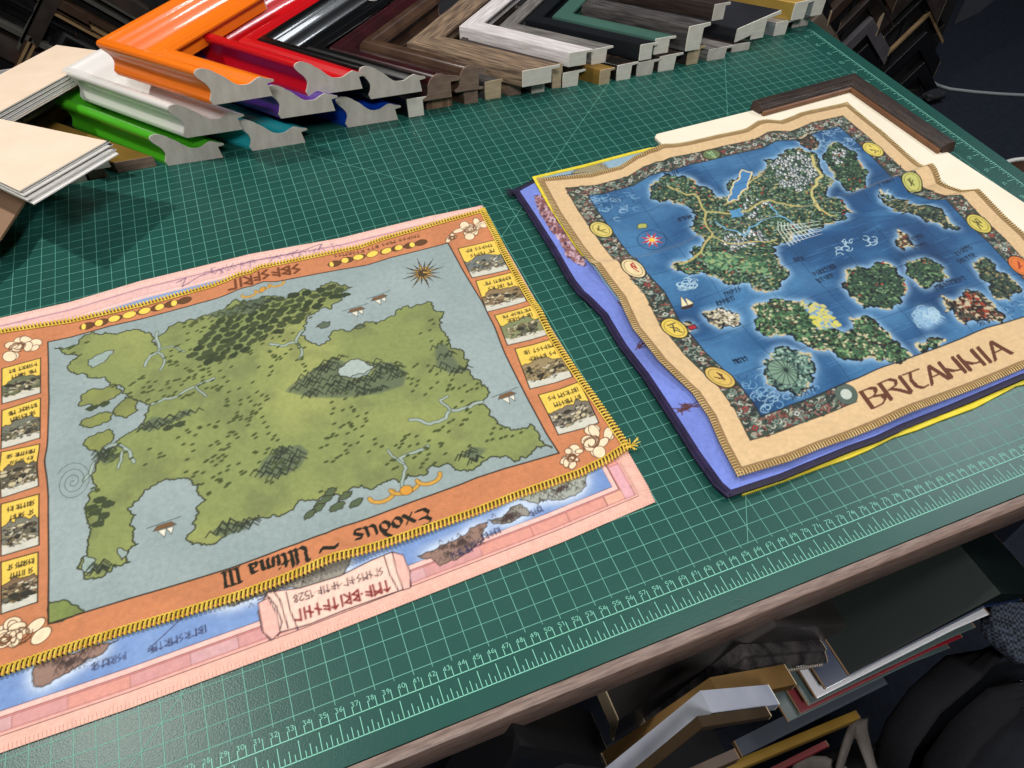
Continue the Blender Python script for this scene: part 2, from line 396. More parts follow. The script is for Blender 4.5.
# ------------------------------------------------------------------ cutting mat
matm = mat('mat_green', (27, 75, 68), 0.33, (32, 81, 73), 9, bump=0.12, bscale=900, spec=0.36, lo=.3, hi=.7)
linem = mat('mat_line', (132, 208, 184), 0.5)
linef = mat('mat_line_faint', (92, 158, 140), 0.5)
cm_ = tag(empty('cutting_mat', (30, 30, -0.3)), 'large dark green gridded cutting mat covering the bench top', 'cutting mat'); og = (30, 30, -0.3)
r = 0.6; X0, X1, Y0, Y1 = -4, 117.3, -3.96, 66.6
def rrect(x0, y0, x1, y1, r, n=5):
    out = []
    for cx, cy, a in ((x1-r, y1-r, 0), (x0+r, y1-r, 90), (x0+r, y0+r, 180), (x1-r, y0+r, 270)):
        for i in range(n+1): t = math.radians(a+90*i/n); out.append((cx+r*math.cos(t), cy+r*math.sin(t)))
    return out
MB().prism(rrect(X0, Y0, X1, Y1, r), -0.3, 0).build('mat_sheet', matm, cm_, og)
def ln(mb, a, b, w=0.05, z=0.008, zt=0.006):
    a = np.array(a, float); b = np.array(b, float); d = b-a; d /= np.linalg.norm(d); n = np.array([-d[1], d[0]])*w/2
    q = [a-n, b-n, b+n, a+n]; mb.add([(p[0], p[1], z) for p in q], [(0, 1, 2, 3)])
G = 1.27
mb = MB()
for c in range(0, 90): ln(mb, (c*G, -0.22 if c % 2 else -0.3), (c*G, 50*G), 0.055 if c % 2 == 0 else 0.045)
for j in range(0, 51): ln(mb, (0, j*G), (89*G, j*G), 0.055 if j % 2 == 0 else 0.045, z=0.012)
for k, (a, b) in enumerate([((0, 0), (0, 0))]):
    pass
# 45 and 60 degree guide lines
ln(mb, (18*G, 0), (68*G, 50*G), 0.05, z=0.016); ln(mb, (33*G, 50*G), (83*G, 0), 0.05, z=0.016)
ln(mb, (51.5*G, 0), ((51.5+50*.5774)*G, 50*G), 0.05, z=0.02); ln(mb, (0, 50*G), (18*G, 50*G-18*G/.5774*1), .05, z=.02)
mb.build('printed_grid', linef, cm_, og)
mb = MB(); z = 0.01
ln(mb, (-1, -1.27), (115.6, -1.27), .055); ln(mb, (-2, -2.64), (115.6, -2.64), .055); ln(mb, (115.65, -2.64), (115.65, 63.2), .06)
def glyph(mb, chars, x, y, h, wd, rot=0, lw=0.04, z=0.01):
    k = 0; cr, sr = math.cos(rot), math.sin(rot)
    for c in chars:
        w, st = GL[c]
        for pl in st:
            q = [(x+(k+px*wd)*cr-(py*h)*sr, y+(k+px*wd)*sr+(py*h)*cr) for px, py in pl]
            for i in range(len(q)-1): ln(mb, q[i], q[i+1], lw, z)
        k += w*wd
for n in range(1, 113):
    ln(mb, (n, -1.27), (n, -0.6), .045); ln(mb, (n-.5, -1.27), (n-.5, -0.78), .045)
    if n > 5: glyph(mb, str(n), n-.44-.1*(len(str(n))-1), -0.8, .3, .44, lw=.035)
for i in range(0, 89*4):
    x = i*G/4; hh = 1.15 if i % 4 == 0 else (.72 if i % 2 == 0 else .42)
    ln(mb, (x, -2.64), (x, -2.64+hh), .045)
for i in range(0, 50*4+1):
    y = i*G/4; odd = (i//4) % 2; hh = (1.15 if odd else .62) if i % 4 == 0 else (.5 if i % 2 == 0 else .3)
    ln(mb, (115.65, y), (115.65-hh, y), .045)
for k in range(1, 26):
    glyph(mb, str(k), 114.15, (2*k-1)*G-.45 if k < 26 else 0, .42, .6, rot=math.pi/2)
mb.build('printed_scale', linem, cm_, og)

# ------------------------------------------------------------------ moulding profiles: s across (0 outer .. 1 inner), t up
def smoothp(p, k=3):
    p = [np.array(q, float) for q in p]; out = []
    for i in range(len(p)-1):
        a, b, c, d = p[max(i-1, 0)], p[i], p[i+1], p[min(i+2, len(p)-1)]
        for j in range(k):
            t = j/k; out.append(0.5*((2*b)+(-a+c)*t+(2*a-5*b+4*c-d)*t*t+(-a+3*b-3*c+d)*t**3))
    out.append(p[-1]); return [tuple(q) for q in out]
ORN = [(0, 0)]+smoothp([(-.03, .14), (.01, .27), (.035, .42), (.0, .6), (-.09, .78), (-.13, .92), (-.09, 1.02), (0, 1.05), (.1, 1.0), (.18, .92)])+smoothp([(.2, .88), (.3, .76), (.38, .62), (.47, .49), (.56, .44), (.68, .44), (.78, .52), (.88, .58), (.97, .52), (1.09, .46)])+[(1.09, .40), (.97, .37), (1.0, 0)]
BOX = [(0, 0), (0, .96), (.03, 1), (1.42, 1), (1.45, .97), (1.45, .84), (1.0, .84), (1.0, 0)]
LIP = [(0, 0), (-.02, .5), (0, .97), (.04, 1), (1.5, 1.04), (1.52, .92), (1.05, .86), (1.0, 0)]
DOME = [(0, 0), (-.3, .0), (-.32, .08), (-.1, .2), (-.05, .3)]+smoothp([(-.05, .4), (.0, .65), (.12, .85), (.35, 1.0), (.6, 1.0), (.85, .9)], 3)+[(1.3, .82), (1.4, .7), (1.3, .62), (.95, .62), (.95, 0)]
FLAT = [(0, 0), (0, .94), (.02, 1), (.98, 1), (1.0, .94), (1.0, 0)]
SHED = [(0, 0), (0, .55), (.03, .6), (1.4, 1.08), (1.42, .92), (.97, .8), (.97, .0), (.55, 0), (.55, .22)]
SCOOP = [(0, 0), (0, .9), (.03, 1), (.12, 1)]+smoothp([(.15, .97), (.3, .62), (.55, .4), (.8, .3), (1.0, .28)], 3)+[(1.0, .1), (.92, .1), (.92, 0)]
BEAD = [(0, 0), (0, .5), (.02, .55), (.2, .6), (.25, .8)]+smoothp([(.3, .85), (.4, 1), (.5, 1.0), (.6, .88)], 3)+[(.66, .78), (.95, .7), (1.0, .62), (1.0, 0)]
TALL = [(0, 0), (0, .98), (.06, 1), (.94, 1), (1.0, .95), (1.0, 0)]

def sweep(prof, rings, cut_mat, body_mat, root, org, tf=None, smooth=35, end_t=0.12, prof_mid=None):
    """prof swept through rings (origin, s-axis, t-axis) -> one moulding mesh and the two sawn ends as slabs"""
    n = len(prof)
    def ring(O, Xv, Zv): return [np.array(O)+s_*np.array(Xv)+t_*np.array(Zv) for s_, t_ in prof]
    R_ = [ring(*q) for q in rings]
    if tf is not None: R_ = [[tf(v) for v in r_] for r_ in R_]
    def lerp(a, b, f): return [x*(1-f)+y*f for x, y in zip(a, b)]
    d0 = end_t/max(np.linalg.norm(R_[1][0]-R_[0][0]), .1); d1 = end_t/max(np.linalg.norm(R_[-1][0]-R_[-2][0]), .1)
    body = [lerp(R_[0], R_[1], d0)]+R_[1:-1]+[lerp(R_[-1], R_[-2], d1)]
    V = [v for r_ in body for v in r_]; F = []
    for k in range(len(body)-1):
        for i in range(n): F.append((k*n+i, k*n+(i+1) % n, (k+1)*n+(i+1) % n, (k+1)*n+i))
    ob = new_mesh('moulding', V, F, body_mat, root, org, smooth)
    per = [0.0]
    for i in range(n): per.append(per[-1]+float(np.linalg.norm(body[0][(i+1) % n]-body[0][i])))
    al = [0.0]
    for k in range(len(body)-1): al.append(al[-1]+float(np.linalg.norm(body[k+1][0]-body[k][0])))
    uvl = ob.data.uv_layers.new(name='grain'); q = []; ph = (abs(org[0])*7.3) % 50
    for k in range(len(body)-1):
        for i in range(n): q += [per[i]+ph, al[k], per[i+1]+ph, al[k], per[i+1]+ph, al[k+1], per[i]+ph, al[k+1]]
    if len(uvl.data)*2 == len(q): uvl.data.foreach_set('uv', q)
    ends = []
    for a, b in ((R_[0], body[0]), (R_[-1], body[-1])):
        V = list(a)+list(b); F = [(i, n+i, n+(i+1) % n, (i+1) % n) for i in range(n)]+[tuple(range(n))]+[tuple(range(2*n-1, n-1, -1))]
        ends.append(new_mesh('cut_end', V, F, cut_mat, root, org))
    return ob, ends
grey_end = mat('sawn_grey', (196, 190, 182), 0.85, (212, 206, 198), 40, (3, 1, 1), bump=.15, bscale=200)
tan_end = mat('sawn_tan', (182, 160, 130), 0.85, (200, 180, 150), 40, (1, 1, 5))
pale_end = mat('sawn_pale', (218, 214, 204), 0.85, (232, 228, 218), 60, (1, 1, 4))
brown_end = mat('sawn_brown', (120, 98, 86), 0.85, (142, 120, 106), 60, (1, 1, 5))
pine_end = mat('sawn_pine', (112, 86, 68), 0.85, (150, 122, 98), 12, (9, 1, 1), detail=1, lo=.45, hi=.55)
NCH = [0]
def chevron(x0, y0, z0, w, h, prof, body, end, label, L=11.0, rot=0.0, group=None, Lf=None, ratio=None, cat='frame sample'):
    """flat lying corner sample: outer corner points left, both arms sawn square to the bench; (x0,y0,z0) = outer foot of the near sawn end"""
    Lf = Lf or L; org = (x0, y0, z0); rr = math.radians(rot); c, s_ = math.cos(rr), math.sin(rr)
    def tf(v): x, y = v[0]-x0, v[1]-y0; return np.array([x0+x*c-y*s_, y0+x*s_+y*c, v[2]])
    rings = [((x0, y0, z0), (w, 0, 0), (0, 0, h)), ((x0-L, y0+L, z0), (w, 0, 0), (0, 0, h)), ((x0-L+Lf, y0+L+Lf, z0), (w, 0, 0), (0, 0, h))]
    root = empty('moulding_corner_sample', org); tag(root, label, cat, group)
    sweep(prof, rings, end, body, root, org, tf)
    return root
def gloss(name, c, rough=0.3, coat=0.45): return mat(name, c, rough, tuple(max(0, v-6) for v in c), 5, coat=coat, spec=.5)
M_or = gloss('lacquer_orange', (246, 122, 22)); M_re = gloss('lacquer_red', (196, 14, 24)); M_bk = gloss('lacquer_black', (8, 9, 11))
M_wh = gloss('lacquer_white', (236, 234, 230), .25); M_gn = gloss('lacquer_green', (74, 172, 34)); M_te = gloss('lacquer_turquoise', (46, 176, 190))
M_pu = gloss('lacquer_purple', (82, 48, 140)); M_bl = gloss('lacquer_blue', (12, 60, 168))
GC = 'glossy coloured corner samples'
OL = [
 ('green', 30.8, 63.3, 0, M_gn, 'glossy lime green scooped corner sample lying lowest, beside the gold one', -6),
 ('teal', 40.0, 62.7, 0, M_te, 'glossy turquoise scooped corner sample half hidden between green and blue ones', -5),
 ('blue', 51.2, 63.4, 0, M_bl, 'glossy royal blue scooped corner sample under the black and red ones', -5),
 ('white', 33.8, 62.4, 3.3, M_wh, 'glossy white scooped corner sample on top of the lime green one', -5.5),
 ('purple', 44.0, 61.9, 3.6, M_pu, 'glossy purple scooped corner sample squeezed under the red one', -6),
 ('black', 54.3, 62.5, 3.4, M_bk, 'glossy black scooped corner sample with bright lamp reflections, right of the red one', -5),
 ('red', 47.5, 62.3, 5.3, M_re, 'glossy red scooped corner sample with lamp reflections, right of the orange one', -6),
 ('orange', 37.7, 59.4, 7.9, M_or, 'glossy orange scooped corner sample, topmost at the left of the pile', -4),
]
for nm, x, y, z, m, lab, rot in OL:
    chevron(x, y, z, 5.93, 3.72, ORN, m, grey_end, lab, L={'white': 11.5, 'green': 10.8, 'orange': 9.6, 'red': 11.2}.get(nm, 10.4), rot=rot, group=GC, Lf=11)

wd = lambda n, a, b, r=.55, sc=3.2, st=(1, .09, 1), bp=.5: mat(n, a, r, b, sc, st, bump=bp, bscale=4, uv=True, detail=8, lo=.38, hi=.62)
M_gold = mat('gold_leaf', (140, 108, 48), 0.38, (160, 124, 58), 14, metal=.35); M_gold2 = mat('gold_bright', (196, 156, 74), 0.35, (214, 176, 92), 20, metal=.4)
M_mah = mat('mahogany', (56, 20, 24), 0.25, (38, 14, 18), 30, coat=.5); M_brn = mat('bronze_brown', (58, 40, 32), 0.28, (84, 62, 48), 30, coat=.4)
M_wea = wd('weathered_oak', (84, 68, 58), (150, 126, 102) , .6); M_ww = wd('whitewash', (196, 188, 186), (228, 222, 222), .5)
M_sat = mat('satin_black', (16, 19, 24), .4, (24, 27, 32), 10); M_sage = mat('sage_green', (56, 92, 82), .5, (66, 104, 92), 12)
M_ch = wd('charcoal_grain', (46, 42, 42), (84, 80, 80), .5); M_chd = wd('dark_brown_grain', (40, 32, 30), (56, 46, 42), .45)
M_slate = mat('slate_black', (30, 31, 36), .35, (42, 43, 50), 14, coat=.3); M_sil = mat('silver_leaf', (150, 152, 156), .3, (190, 190, 192), 18, metal=.5)
M_ebo = mat('ebony_relief', (20, 16, 14), .35, (64, 44, 28), 60, lo=.5, hi=.6, bump=.8, bscale=150); M_grr = wd('grey_silver_grain', (92, 88, 86), (130, 126, 122), .4)
# small ones whose sawn ends stand on the mat, left to right
SM = [
 (20.1, 63.8, 0, 2.2, 1.5, LIP, M_sil, grey_end, 'silver grey corner sample, lowest under the cream board pile', 12),
 (22.6, 63.8, 0, 1.8, 1.3, BOX, M_chd, brown_end, 'dark low corner sample with a brown sawn end under the cream board pile', 12),
 (25.5, 64.0, 0, 4.1, 1.25, FLAT, M_gold, brown_end, 'wide flat antique gold corner sample left of the lime green one', 12),
 (58.5, 62.8, 0, 1.8, 2.3, BOX, M_bk, pale_end, 'narrow black corner sample with a T shaped pale end, right of the blue one', 10.5),
 (61.0, 63.6, 0, 3.1, 1.7, FLAT, M_chd, pine_end, 'low dark corner sample with a striped pine end under the mahogany one', 10.5),
 (65.6, 63.1, 0, 1.65, 1.9, BOX, M_brn, brown_end, 'narrow corner sample with a brown end under the bronze brown one', 10),
 (68.3, 63.1, 0, 1.9, 2.3, LIP, M_ch, tan_end, 'corner sample with a pale tan end left of the weathered wood one', 9.5),
 (71.2, 62.9, 0, 1.6, 1.6, BOX, M_wea, brown_end, 'small corner sample with a brown end under the left of the weathered wood end', 9.5),
 (74.1, 62.4, 0, 1.6, 1.5, BOX, M_ch, grey_end, 'small corner sample with a grey end under the right of the weathered wood end', 9.5),
 (76.9, 62.5, 0, 1.2, 3.1, TALL, M_chd, tan_end, 'tall thin corner sample with a tan end right of the weathered wood one', 9.5),
 (78.2, 62.2, 0, 1.9, 1.9, LIP, M_ebo, pale_end, 'corner sample with a pale end and dark carved face below the whitewashed one', 9.5),
 (82.7, 61.1, 0, 1.25, 1.9, LIP, M_gold, tan_end, 'small gold sided corner sample with a tan end on the mat', 9.5),
 (85.1, 61.2, 0, 1.8, 2.0, LIP, M_ebo, pale_end, 'corner sample with a pale notched end right of the small gold one', 9.5),
 (87.9, 61.2, 0, 2.1, 1.8, LIP, M_ebo, grey_end, 'dark corner sample with a pale end under the black and sage pair', 9.5),
 (91.0, 61.2, 0, 2.1, 2.0, LIP, M_chd, pale_end, 'dark corner sample with a pale hooked end under the charcoal one', 9.5),
 (95.2, 61.4, 0, 1.5, 2.2, LIP, M_chd, tan_end, 'narrow corner sample with a tan end right of the charcoal one', 9.5),
 (98.2, 61.3, 0, 2.4, 1.5, LIP, M_grr, grey_end, 'grey grained corner sample whose flat face shows under the slate black one', 9.5),
 (102.3, 62.1, 0, 2.5, 1.0, FLAT, M_chd, grey_end, 'low corner sample with a grey end under the slate black one', 9.5),
 (110.0, 63.9, 0, 1.7, 1.8, LIP, M_sil, pale_end, 'small corner sample with a white end just left of the gold one', 9.0),
 (113.7, 65.0, 0, 2.3, 1.2, FLAT, M_chd, grey_end, 'low corner sample with a grey end under the gold one', 9.0),
]
for a in SM: chevron(a[0], a[1], a[2], a[3], a[4], a[5], a[6], a[7], a[8], L=a[9], rot=-4, group='small corner samples with ends on the mat')
UP = [
 (61.2, 62.6, 1.75, 2.75, 3.0, DOME, M_mah, brown_end, 'dark mahogany red domed corner sample right of the glossy black one', 10.6, -4),
 (65.1, 62.6, 2.0, 2.3, 3.0, DOME, M_brn, brown_end, 'bronze brown domed corner sample with a fine ridge, left of the weathered wood one', 10.2, -4),
 (72.3, 60.9, 1.95, 3.6, 2.0, [(0, 0), (0, .96), (.02, 1), (1.3, 1.02), (1.3, .86), (1.0, .82), (1.0, 0)], M_wea, pale_end, 'wide weathered grey brown wooden corner sample in front of the whitewashed one', 11.4, -3),
 (78.8, 62.1, 2.6, 2.2, 1.75, BOX, M_ww, pale_end, 'whitewashed pale grey wooden corner sample, brightest of the pile\'s right half', 10.9, -4),
 (82.2, 62.7, 1.95, 1.8, 1.9, LIP, M_grr, pale_end, 'brown grey corner sample with a pale end under the whitewashed one', 9.4, -3),
 (88.0, 61.2, 2.05, 1.6, 2.0, BOX, M_sat, pale_end, 'satin black corner sample holding the sage green one inside its corner', 11.2, -3),
 (90.3, 61.7, 2.15, 1.9, 2.0, BOX, M_sage, pale_end, 'sage green corner sample nested inside the satin black one', 10.0, -3),
 (94.3, 60.8, 2.25, 1.9, 3.1, LIP, M_ch, pale_end, 'charcoal wood grained corner sample right of the sage green one', 10.2, -3),
 (102.8, 62.5, 1.05, 4.3, 3.0, SHED, M_slate, pale_end, 'wide slate black sloping corner sample with grooved white end', 10.5, -2),
 (98.2, 61.9, 4.9, 1.5, 2.0, BOX, M_chd, grey_end, 'dark brown square corner sample on top beside the slate black one', 8.6, -2),
 (111.9, 63.5, 1.9, 1.9, 2.3, LIP, M_gold2, pale_end, 'bright gold wood grained corner sample near the far corner of the mat', 8.8, -2),
 (114.9, 63.4, 2.0, 1.6, 2.2, LIP, M_sil, pale_end, 'last corner sample at the far right of the pile with a white end', 8.8, -2),
]
for a in UP: chevron(a[0], a[1], a[2], a[3], a[4], a[5], a[6], a[7], a[8], L=a[9], rot=a[10])

# silver and dark samples that carry the cream board pile at the left
chevron(23.6, 62.9, 1.55, 1.7, 1.5, LIP, M_sil, pale_end, 'silver white corner sample with a hooked end beside the cream board pile', L=12, rot=-3)
chevron(17.5, 62.0, 1.6, 3.0, 1.8, SCOOP, M_sil, grey_end, 'brushed silver corner sample seen inside the corner of the cream board pile', L=9, rot=-3, Lf=9)
chevron(16.5, 62.4, 3.45, 3.6, 2.0, FLAT, M_slate, grey_end, 'dark grey corner sample directly under the cream board pile', L=9, rot=-3, Lf=9)

# mat board corner samples: a pile of thin L sheets
cream = mat('board_cream', (232, 208, 184), 0.8, (238, 215, 192), 30, bump=.1, bscale=400); core = mat('board_core', (228, 226, 222), .8)
blackb = mat('board_black', (24, 24, 28), .8, (32, 32, 38), 20); kraft = mat('board_kraft', (150, 118, 94), .85, (162, 130, 104), 16)
def sheet(z, dx, dy, m, label, th=0.14, tilt=0.0, zt=0.0):
    zz = lambda v: z+zt
    src = [(-9, 118, 8), (107, 142, 8), (20, 192, 8.8), (-85, 142, 8.8), (-80, 118, 8), (57, 46, 5.6), (108, 53, 5.6)]
    p3 = [P(*q) for q in src]; k_ = [0, 1, 1, .1, 0, 0, 0]; dz_ = [p[2]-8.0 for p in p3]
    pts = [(p[0]+dx*f, p[1]+dy*f) for p, f in zip(p3, k_)]
    n = len(pts); org = (16, 65, z)
    F = [(0, 3, 2, 1), (0, 6, 5, 4, 3), (n, n+1, n+2, n+3), (n, n+3, n+4, n+5, n+6)]+[(i, (i+1) % n, n+(i+1) % n, n+i) for i in range(n)]
    e = empty('mat_board_sample', org); tag(e, label, 'mat board', 'cream mat board corner samples in a pile')
    # coloured face sheet over a white core
    Vt = [(x, y, z+th+d) for (x, y), d in zip(pts, dz_)]+[(x, y, z+th*.75+d) for (x, y), d in zip(pts, dz_)]
    Vb = [(x, y, z+th*.74+d) for (x, y), d in zip(pts, dz_)]+[(x, y, z+d) for (x, y), d in zip(pts, dz_)]
    new_mesh('face_paper', Vt, F, m, e, org); new_mesh('core', Vb, F, core, e, org)
    return e
zs = 8.0
for i, (m, dx, dy, lab) in enumerate([
    (cream, 0, 0, 'cream mat board corner sheet on top of the pile at the left edge'),
    (blackb, .2, .2, 'black faced mat board corner sheet, second in the left pile'),
    (core, .15, -.2, 'white mat board corner sheet, third in the left pile'),
    (blackb, .35, .3, 'black faced mat board corner sheet in the middle of the left pile'),
    (core, .25, -.35, 'white mat board corner sheet with creamy edge, fifth in the left pile'),
    (mat('board_grey', (150, 152, 158), .8), .5, 0, 'grey mat board corner sheet, sixth in the left pile'),
    (core, .6, -.5, 'white mat board corner sheet, lowest in the left pile'),
    (cream, .3, .3, 'second cream mat board corner sheet, at the very bottom of the left pile')]):
    sheet(zs-i*.2, dx, dy, m, lab, th=.13)
chevron(16.0, 62.6, 5.5, 3.4, 1.05, FLAT, M_sil, grey_end, 'flat silver corner sample holding up the cream board pile', L=9, rot=-3, Lf=7)
# kraft sheet poking out under the pile
kp = [P(-30, 262, 3), P(0, 236, 3), P(23, 201, 3), P(40, 150, 3), P(-60, 150, 3)]
kp = [(p[0], p[1]) for p in kp]
tag(MB().prism(kp, 2.6, 2.85).build('backing_board', kraft, None, (kp[0][0], kp[0][1], 2.6)), 'brown kraft backing board poking out under the cream board pile', 'backing board')

# cream corner board under the right-hand cloths, with a dark wooden frame corner on it
def rotp(p, c, a):
    a = math.radians(a); x, y = p[0]-c[0], p[1]-c[1]; return (c[0]+x*math.cos(a)-y*math.sin(a), c[1]+x*math.sin(a)+y*math.cos(a))
cc = (110.6, 48.75); w = 7.0; Lx, Ly = 27.3, 31
pts = [(cc[0], cc[1]), (cc[0]-Lx+.5, cc[1]), (cc[0]-Lx, cc[1]-.5), (cc[0]-Lx+.3, cc[1]-w), (cc[0]-w, cc[1]-w), (cc[0]-w, cc[1]-Ly), (cc[0], cc[1]-Ly)]
pts = [rotp(p, cc, 5.0 if p[0] > cc[0]-10 and p[1] < cc[1]-10 else 1.0) for p in pts]
tag(MB().prism(pts, 0.02, 0.3).build('corner_board', mat('board_ivory', (238, 228, 206), .75, (244, 235, 214), 20), None, (cc[0], cc[1], 0.02)),
    'ivory corner board on the mat under the blue map cloth', 'mat board')
c2 = (111.8, 49.7); z0 = 0.32
DF = [(0, 0), (0, .86), (.04, .97), (.12, 1.0), (.6, .92), (.66, .8), (.9, .62), (.95, .5), (1.0, .5), (1.0, .36), (.82, .3), (.82, 0)]
w = 1.75; h = 1.1
def tfd(v): x, y = rotp(v[:2], c2, 3.0); return np.array([x, y, v[2]])
rings = [((c2[0]-15.2, c2[1], z0), (0.35, -w, 0), (.25, 0, h)), ((c2[0], c2[1], z0), (-w, -w, 0), (0, 0, h)), ((c2[0], c2[1]-16.8, z0), (-w, .35, 0), (0, .25, h))]
root = tag(empty('moulding_corner_sample', (c2[0], c2[1], z0)), 'dark brown wooden corner sample standing on the ivory corner board', 'frame sample')
sweep(DF, rings, mat('dark_end', (62, 46, 40), .6), wd('dark_walnut', (38, 30, 28), (60, 46, 38), .45), root, (c2[0], c2[1], z0), tfd)
LPP = [(.96, .02), (.96, .42), (1.0, .46), (1.16, .4), (1.18, .34), (1.18, .02)]
n_ = len(LPP); V_ = [tfd(np.array(O)+s_*np.array(X_)+t_*np.array(Z_)) for O, X_, Z_ in rings for s_, t_ in LPP]
new_mesh('inner_lip', V_, [(k*n_+i, k*n_+(i+1) % n_, (k+1)*n_+(i+1) % n_, (k+1)*n_+i) for k in range(2) for i in range(n_)]+[tuple(range(n_)), tuple(range(3*n_-1, 2*n_-1, -1))], mat('lip_brown', (104, 66, 40), .45, (126, 84, 54), 30), root, (c2[0], c2[1], z0))
# ------------------------------------------------------------------ cloth maps
def cloth_mat(name):
    m = bpy.data.materials.new(name); m.use_nodes = True; nt = m.node_tree; b = nt.nodes['Principled BSDF']
    a = nt.nodes.new('ShaderNodeAttribute'); a.attribute_name = 'print'
    b.inputs['Roughness'].default_value = 0.85; b.inputs['Specular IOR Level'].default_value = 0.25; b.inputs['Sheen Weight'].default_value = 0.15
    tc = nt.nodes.new('ShaderNodeTexCoord')
    n = nt.nodes.new('ShaderNodeTexNoise'); n.inputs['Scale'].default_value = 260; n.inputs['Detail'].default_value = 2
    nt.links.new(tc.outputs['Object'], n.inputs['Vector'])
    w1 = nt.nodes.new('ShaderNodeTexWave'); w1.inputs['Scale'].default_value = 260; w1.bands_direction = 'X'
    w2 = nt.nodes.new('ShaderNodeTexWave'); w2.inputs['Scale'].default_value = 260; w2.bands_direction = 'Y'
    nt.links.new(tc.outputs['Object'], w1.inputs['Vector']); nt.links.new(tc.outputs['Object'], w2.inputs['Vector'])
    ad = nt.nodes.new('ShaderNodeMath'); nt.links.new(w1.outputs['Fac'], ad.inputs[0]); nt.links.new(w2.outputs['Fac'], ad.inputs[1])
    # thread to thread colour variation
    mr = nt.nodes.new('ShaderNodeMapRange'); mr.inputs['To Min'].default_value = .82; mr.inputs['To Max'].default_value = 1.18
    nt.links.new(n.outputs['Fac'], mr.inputs['Value'])
    mx = nt.nodes.new('ShaderNodeVectorMath'); mx.operation = 'SCALE'
    nt.links.new(a.outputs['Color'], mx.inputs[0]); nt.links.new(mr.outputs['Result'], mx.inputs['Scale']); nt.links.new(mx.outputs['Vector'], b.inputs['Base Color'])
    bp = nt.nodes.new('ShaderNodeBump'); bp.inputs['Strength'].default_value = .25; bp.inputs['Distance'].default_value = .0004
    nt.links.new(ad.outputs[0], bp.inputs['Height']); nt.links.new(bp.outputs['Normal'], b.inputs['Normal'])
    return m
CM = cloth_mat('printed_cloth')
def g1(x, c, w): return np.exp(-((x-c)/w)**2)
INK = (48, 42, 34)

# ---- pink edged cloth, lowest at the left
def rel_p(u, v): return 0.05+0.06*np.sin(u*9+1)*np.sin(v*7)+0.0*u
PK = Cloth(48.5, 39.2,
    [('w', 12.6, 4.2), ('p', 0, 753), ('p', 130, 708), ('p', 300, 645), ('p', 440, 590), ('p', 560, 543), ('p', 655, 502)],
    [('w', 12.4, 44.4), ('p', 0, 318), ('p', 70, 302), ('p', 140, 281), ('p', 250, 254), ('p', 340, 238), ('p', 430, 216), ('p', 482, 205.5)],
    [('w', 12.6, 4.2), ('w', 12.5, 24), ('w', 12.4, 44.4)],
    [('p', 655, 502), ('p', 648, 486), ('p', 630, 455), ('w', 60.6, 25), ('p', 482, 205.5)], rel_p, 0.06)
cv = Canvas(PK.w, PK.h, 18, (232, 184, 168)); cv.mottle(.05, 3, 3); W_, H_ = PK.w, PK.h
def frame(cv, d, col): cv.poly([(d, d), (W_-d, d), (W_-d, H_-d), (d, H_-d)], col)
frame(cv, .95, (120, 74, 72)); frame(cv, 1.02, (230, 176, 164))
frame(cv, 1.2, (226, 150, 146))
r = random.Random(3)
x = 1.2
while x < W_-1.2:
    L = r.uniform(2.6, 4.4); col = r.choice([(222, 156, 142), (212, 166, 168), (230, 176, 154), (212, 154, 152)])
    for y in (1.25, H_-2.05): cv.poly([(x, y), (min(x+L, W_-1.2), y), (min(x+L, W_-1.2), y+.8), (x, y+.8)], col, edge=(150, 96, 92), ew=.045)
    x += L
y = 1.2
while y < H_-1.2:
    L = r.uniform(2.2, 4)
    for x in (1.25, W_-2.05): cv.poly([(x, y), (x+.8, y), (x+.8, min(y+L, H_-1.2)), (x, min(y+L, H_-1.2))], r.choice([(232, 160, 148), (224, 170, 178)]), edge=(150, 96, 92), ew=.045)
    y += L
frame(cv, 2.12, (100, 66, 72)); frame(cv, 2.2, (244, 196, 186)); frame(cv, 2.5, (70, 60, 90)); frame(cv, 2.56, (112, 142, 196))
q, m = cv.mask([(2.56, 2.56), (W_-2.56, 2.56), (W_-2.56, H_-2.56), (2.56, H_-2.56)])
al = m*(vnoise(*m.shape, 60, 5)**1.3)*.55; cv.blend(q, al, (150, 180, 222))
isl = []
for pts, sd in [([(36, 664), (60, 655), (90, 645), (118, 640), (100, 655), (75, 668), (50, 684), (34, 686)], 4), ([(205, 602), (235, 592), (268, 578), (330, 558), (352, 556), (345, 572), (300, 590), (262, 596), (230, 606)], 5),
                ([(330, 592), (352, 580), (370, 566), (392, 556), (396, 570), (372, 584), (350, 600)], 6), ([(418, 556), (440, 545), (470, 528), (488, 522), (484, 540), (462, 556), (440, 566)], 7),
                ([(488, 520), (520, 504), (530, 515), (512, 522), (494, 524)], 8), ([(520, 500), (560, 480), (590, 470), (586, 486), (560, 500), (538, 504)], 9),
                ([(372, 590), (392, 582), (404, 576), (400, 586), (386, 596)], 12)]:
    isl.append((fractal(PK.px(pts), .16, 3, sd), sd))
msk = np.zeros((cv.ny, cv.nx))
for p, sd in isl:
    q, m = cv.mask(p)
    if q: msk[q[2]:q[3], q[0]:q[1]] = np.maximum(msk[q[2]:q[3], q[0]:q[1]], m)
gl = boxblur(boxblur(msk, 10), 8); inn = np.zeros_like(msk); inn[int(2.6*18):-int(2.6*18), int(2.6*18):-int(2.6*18)] = 1
cv.a += (np.array(lin((208, 222, 240)))-cv.a)*(np.clip(gl*2.2, 0, .8)*inn)[..., None]
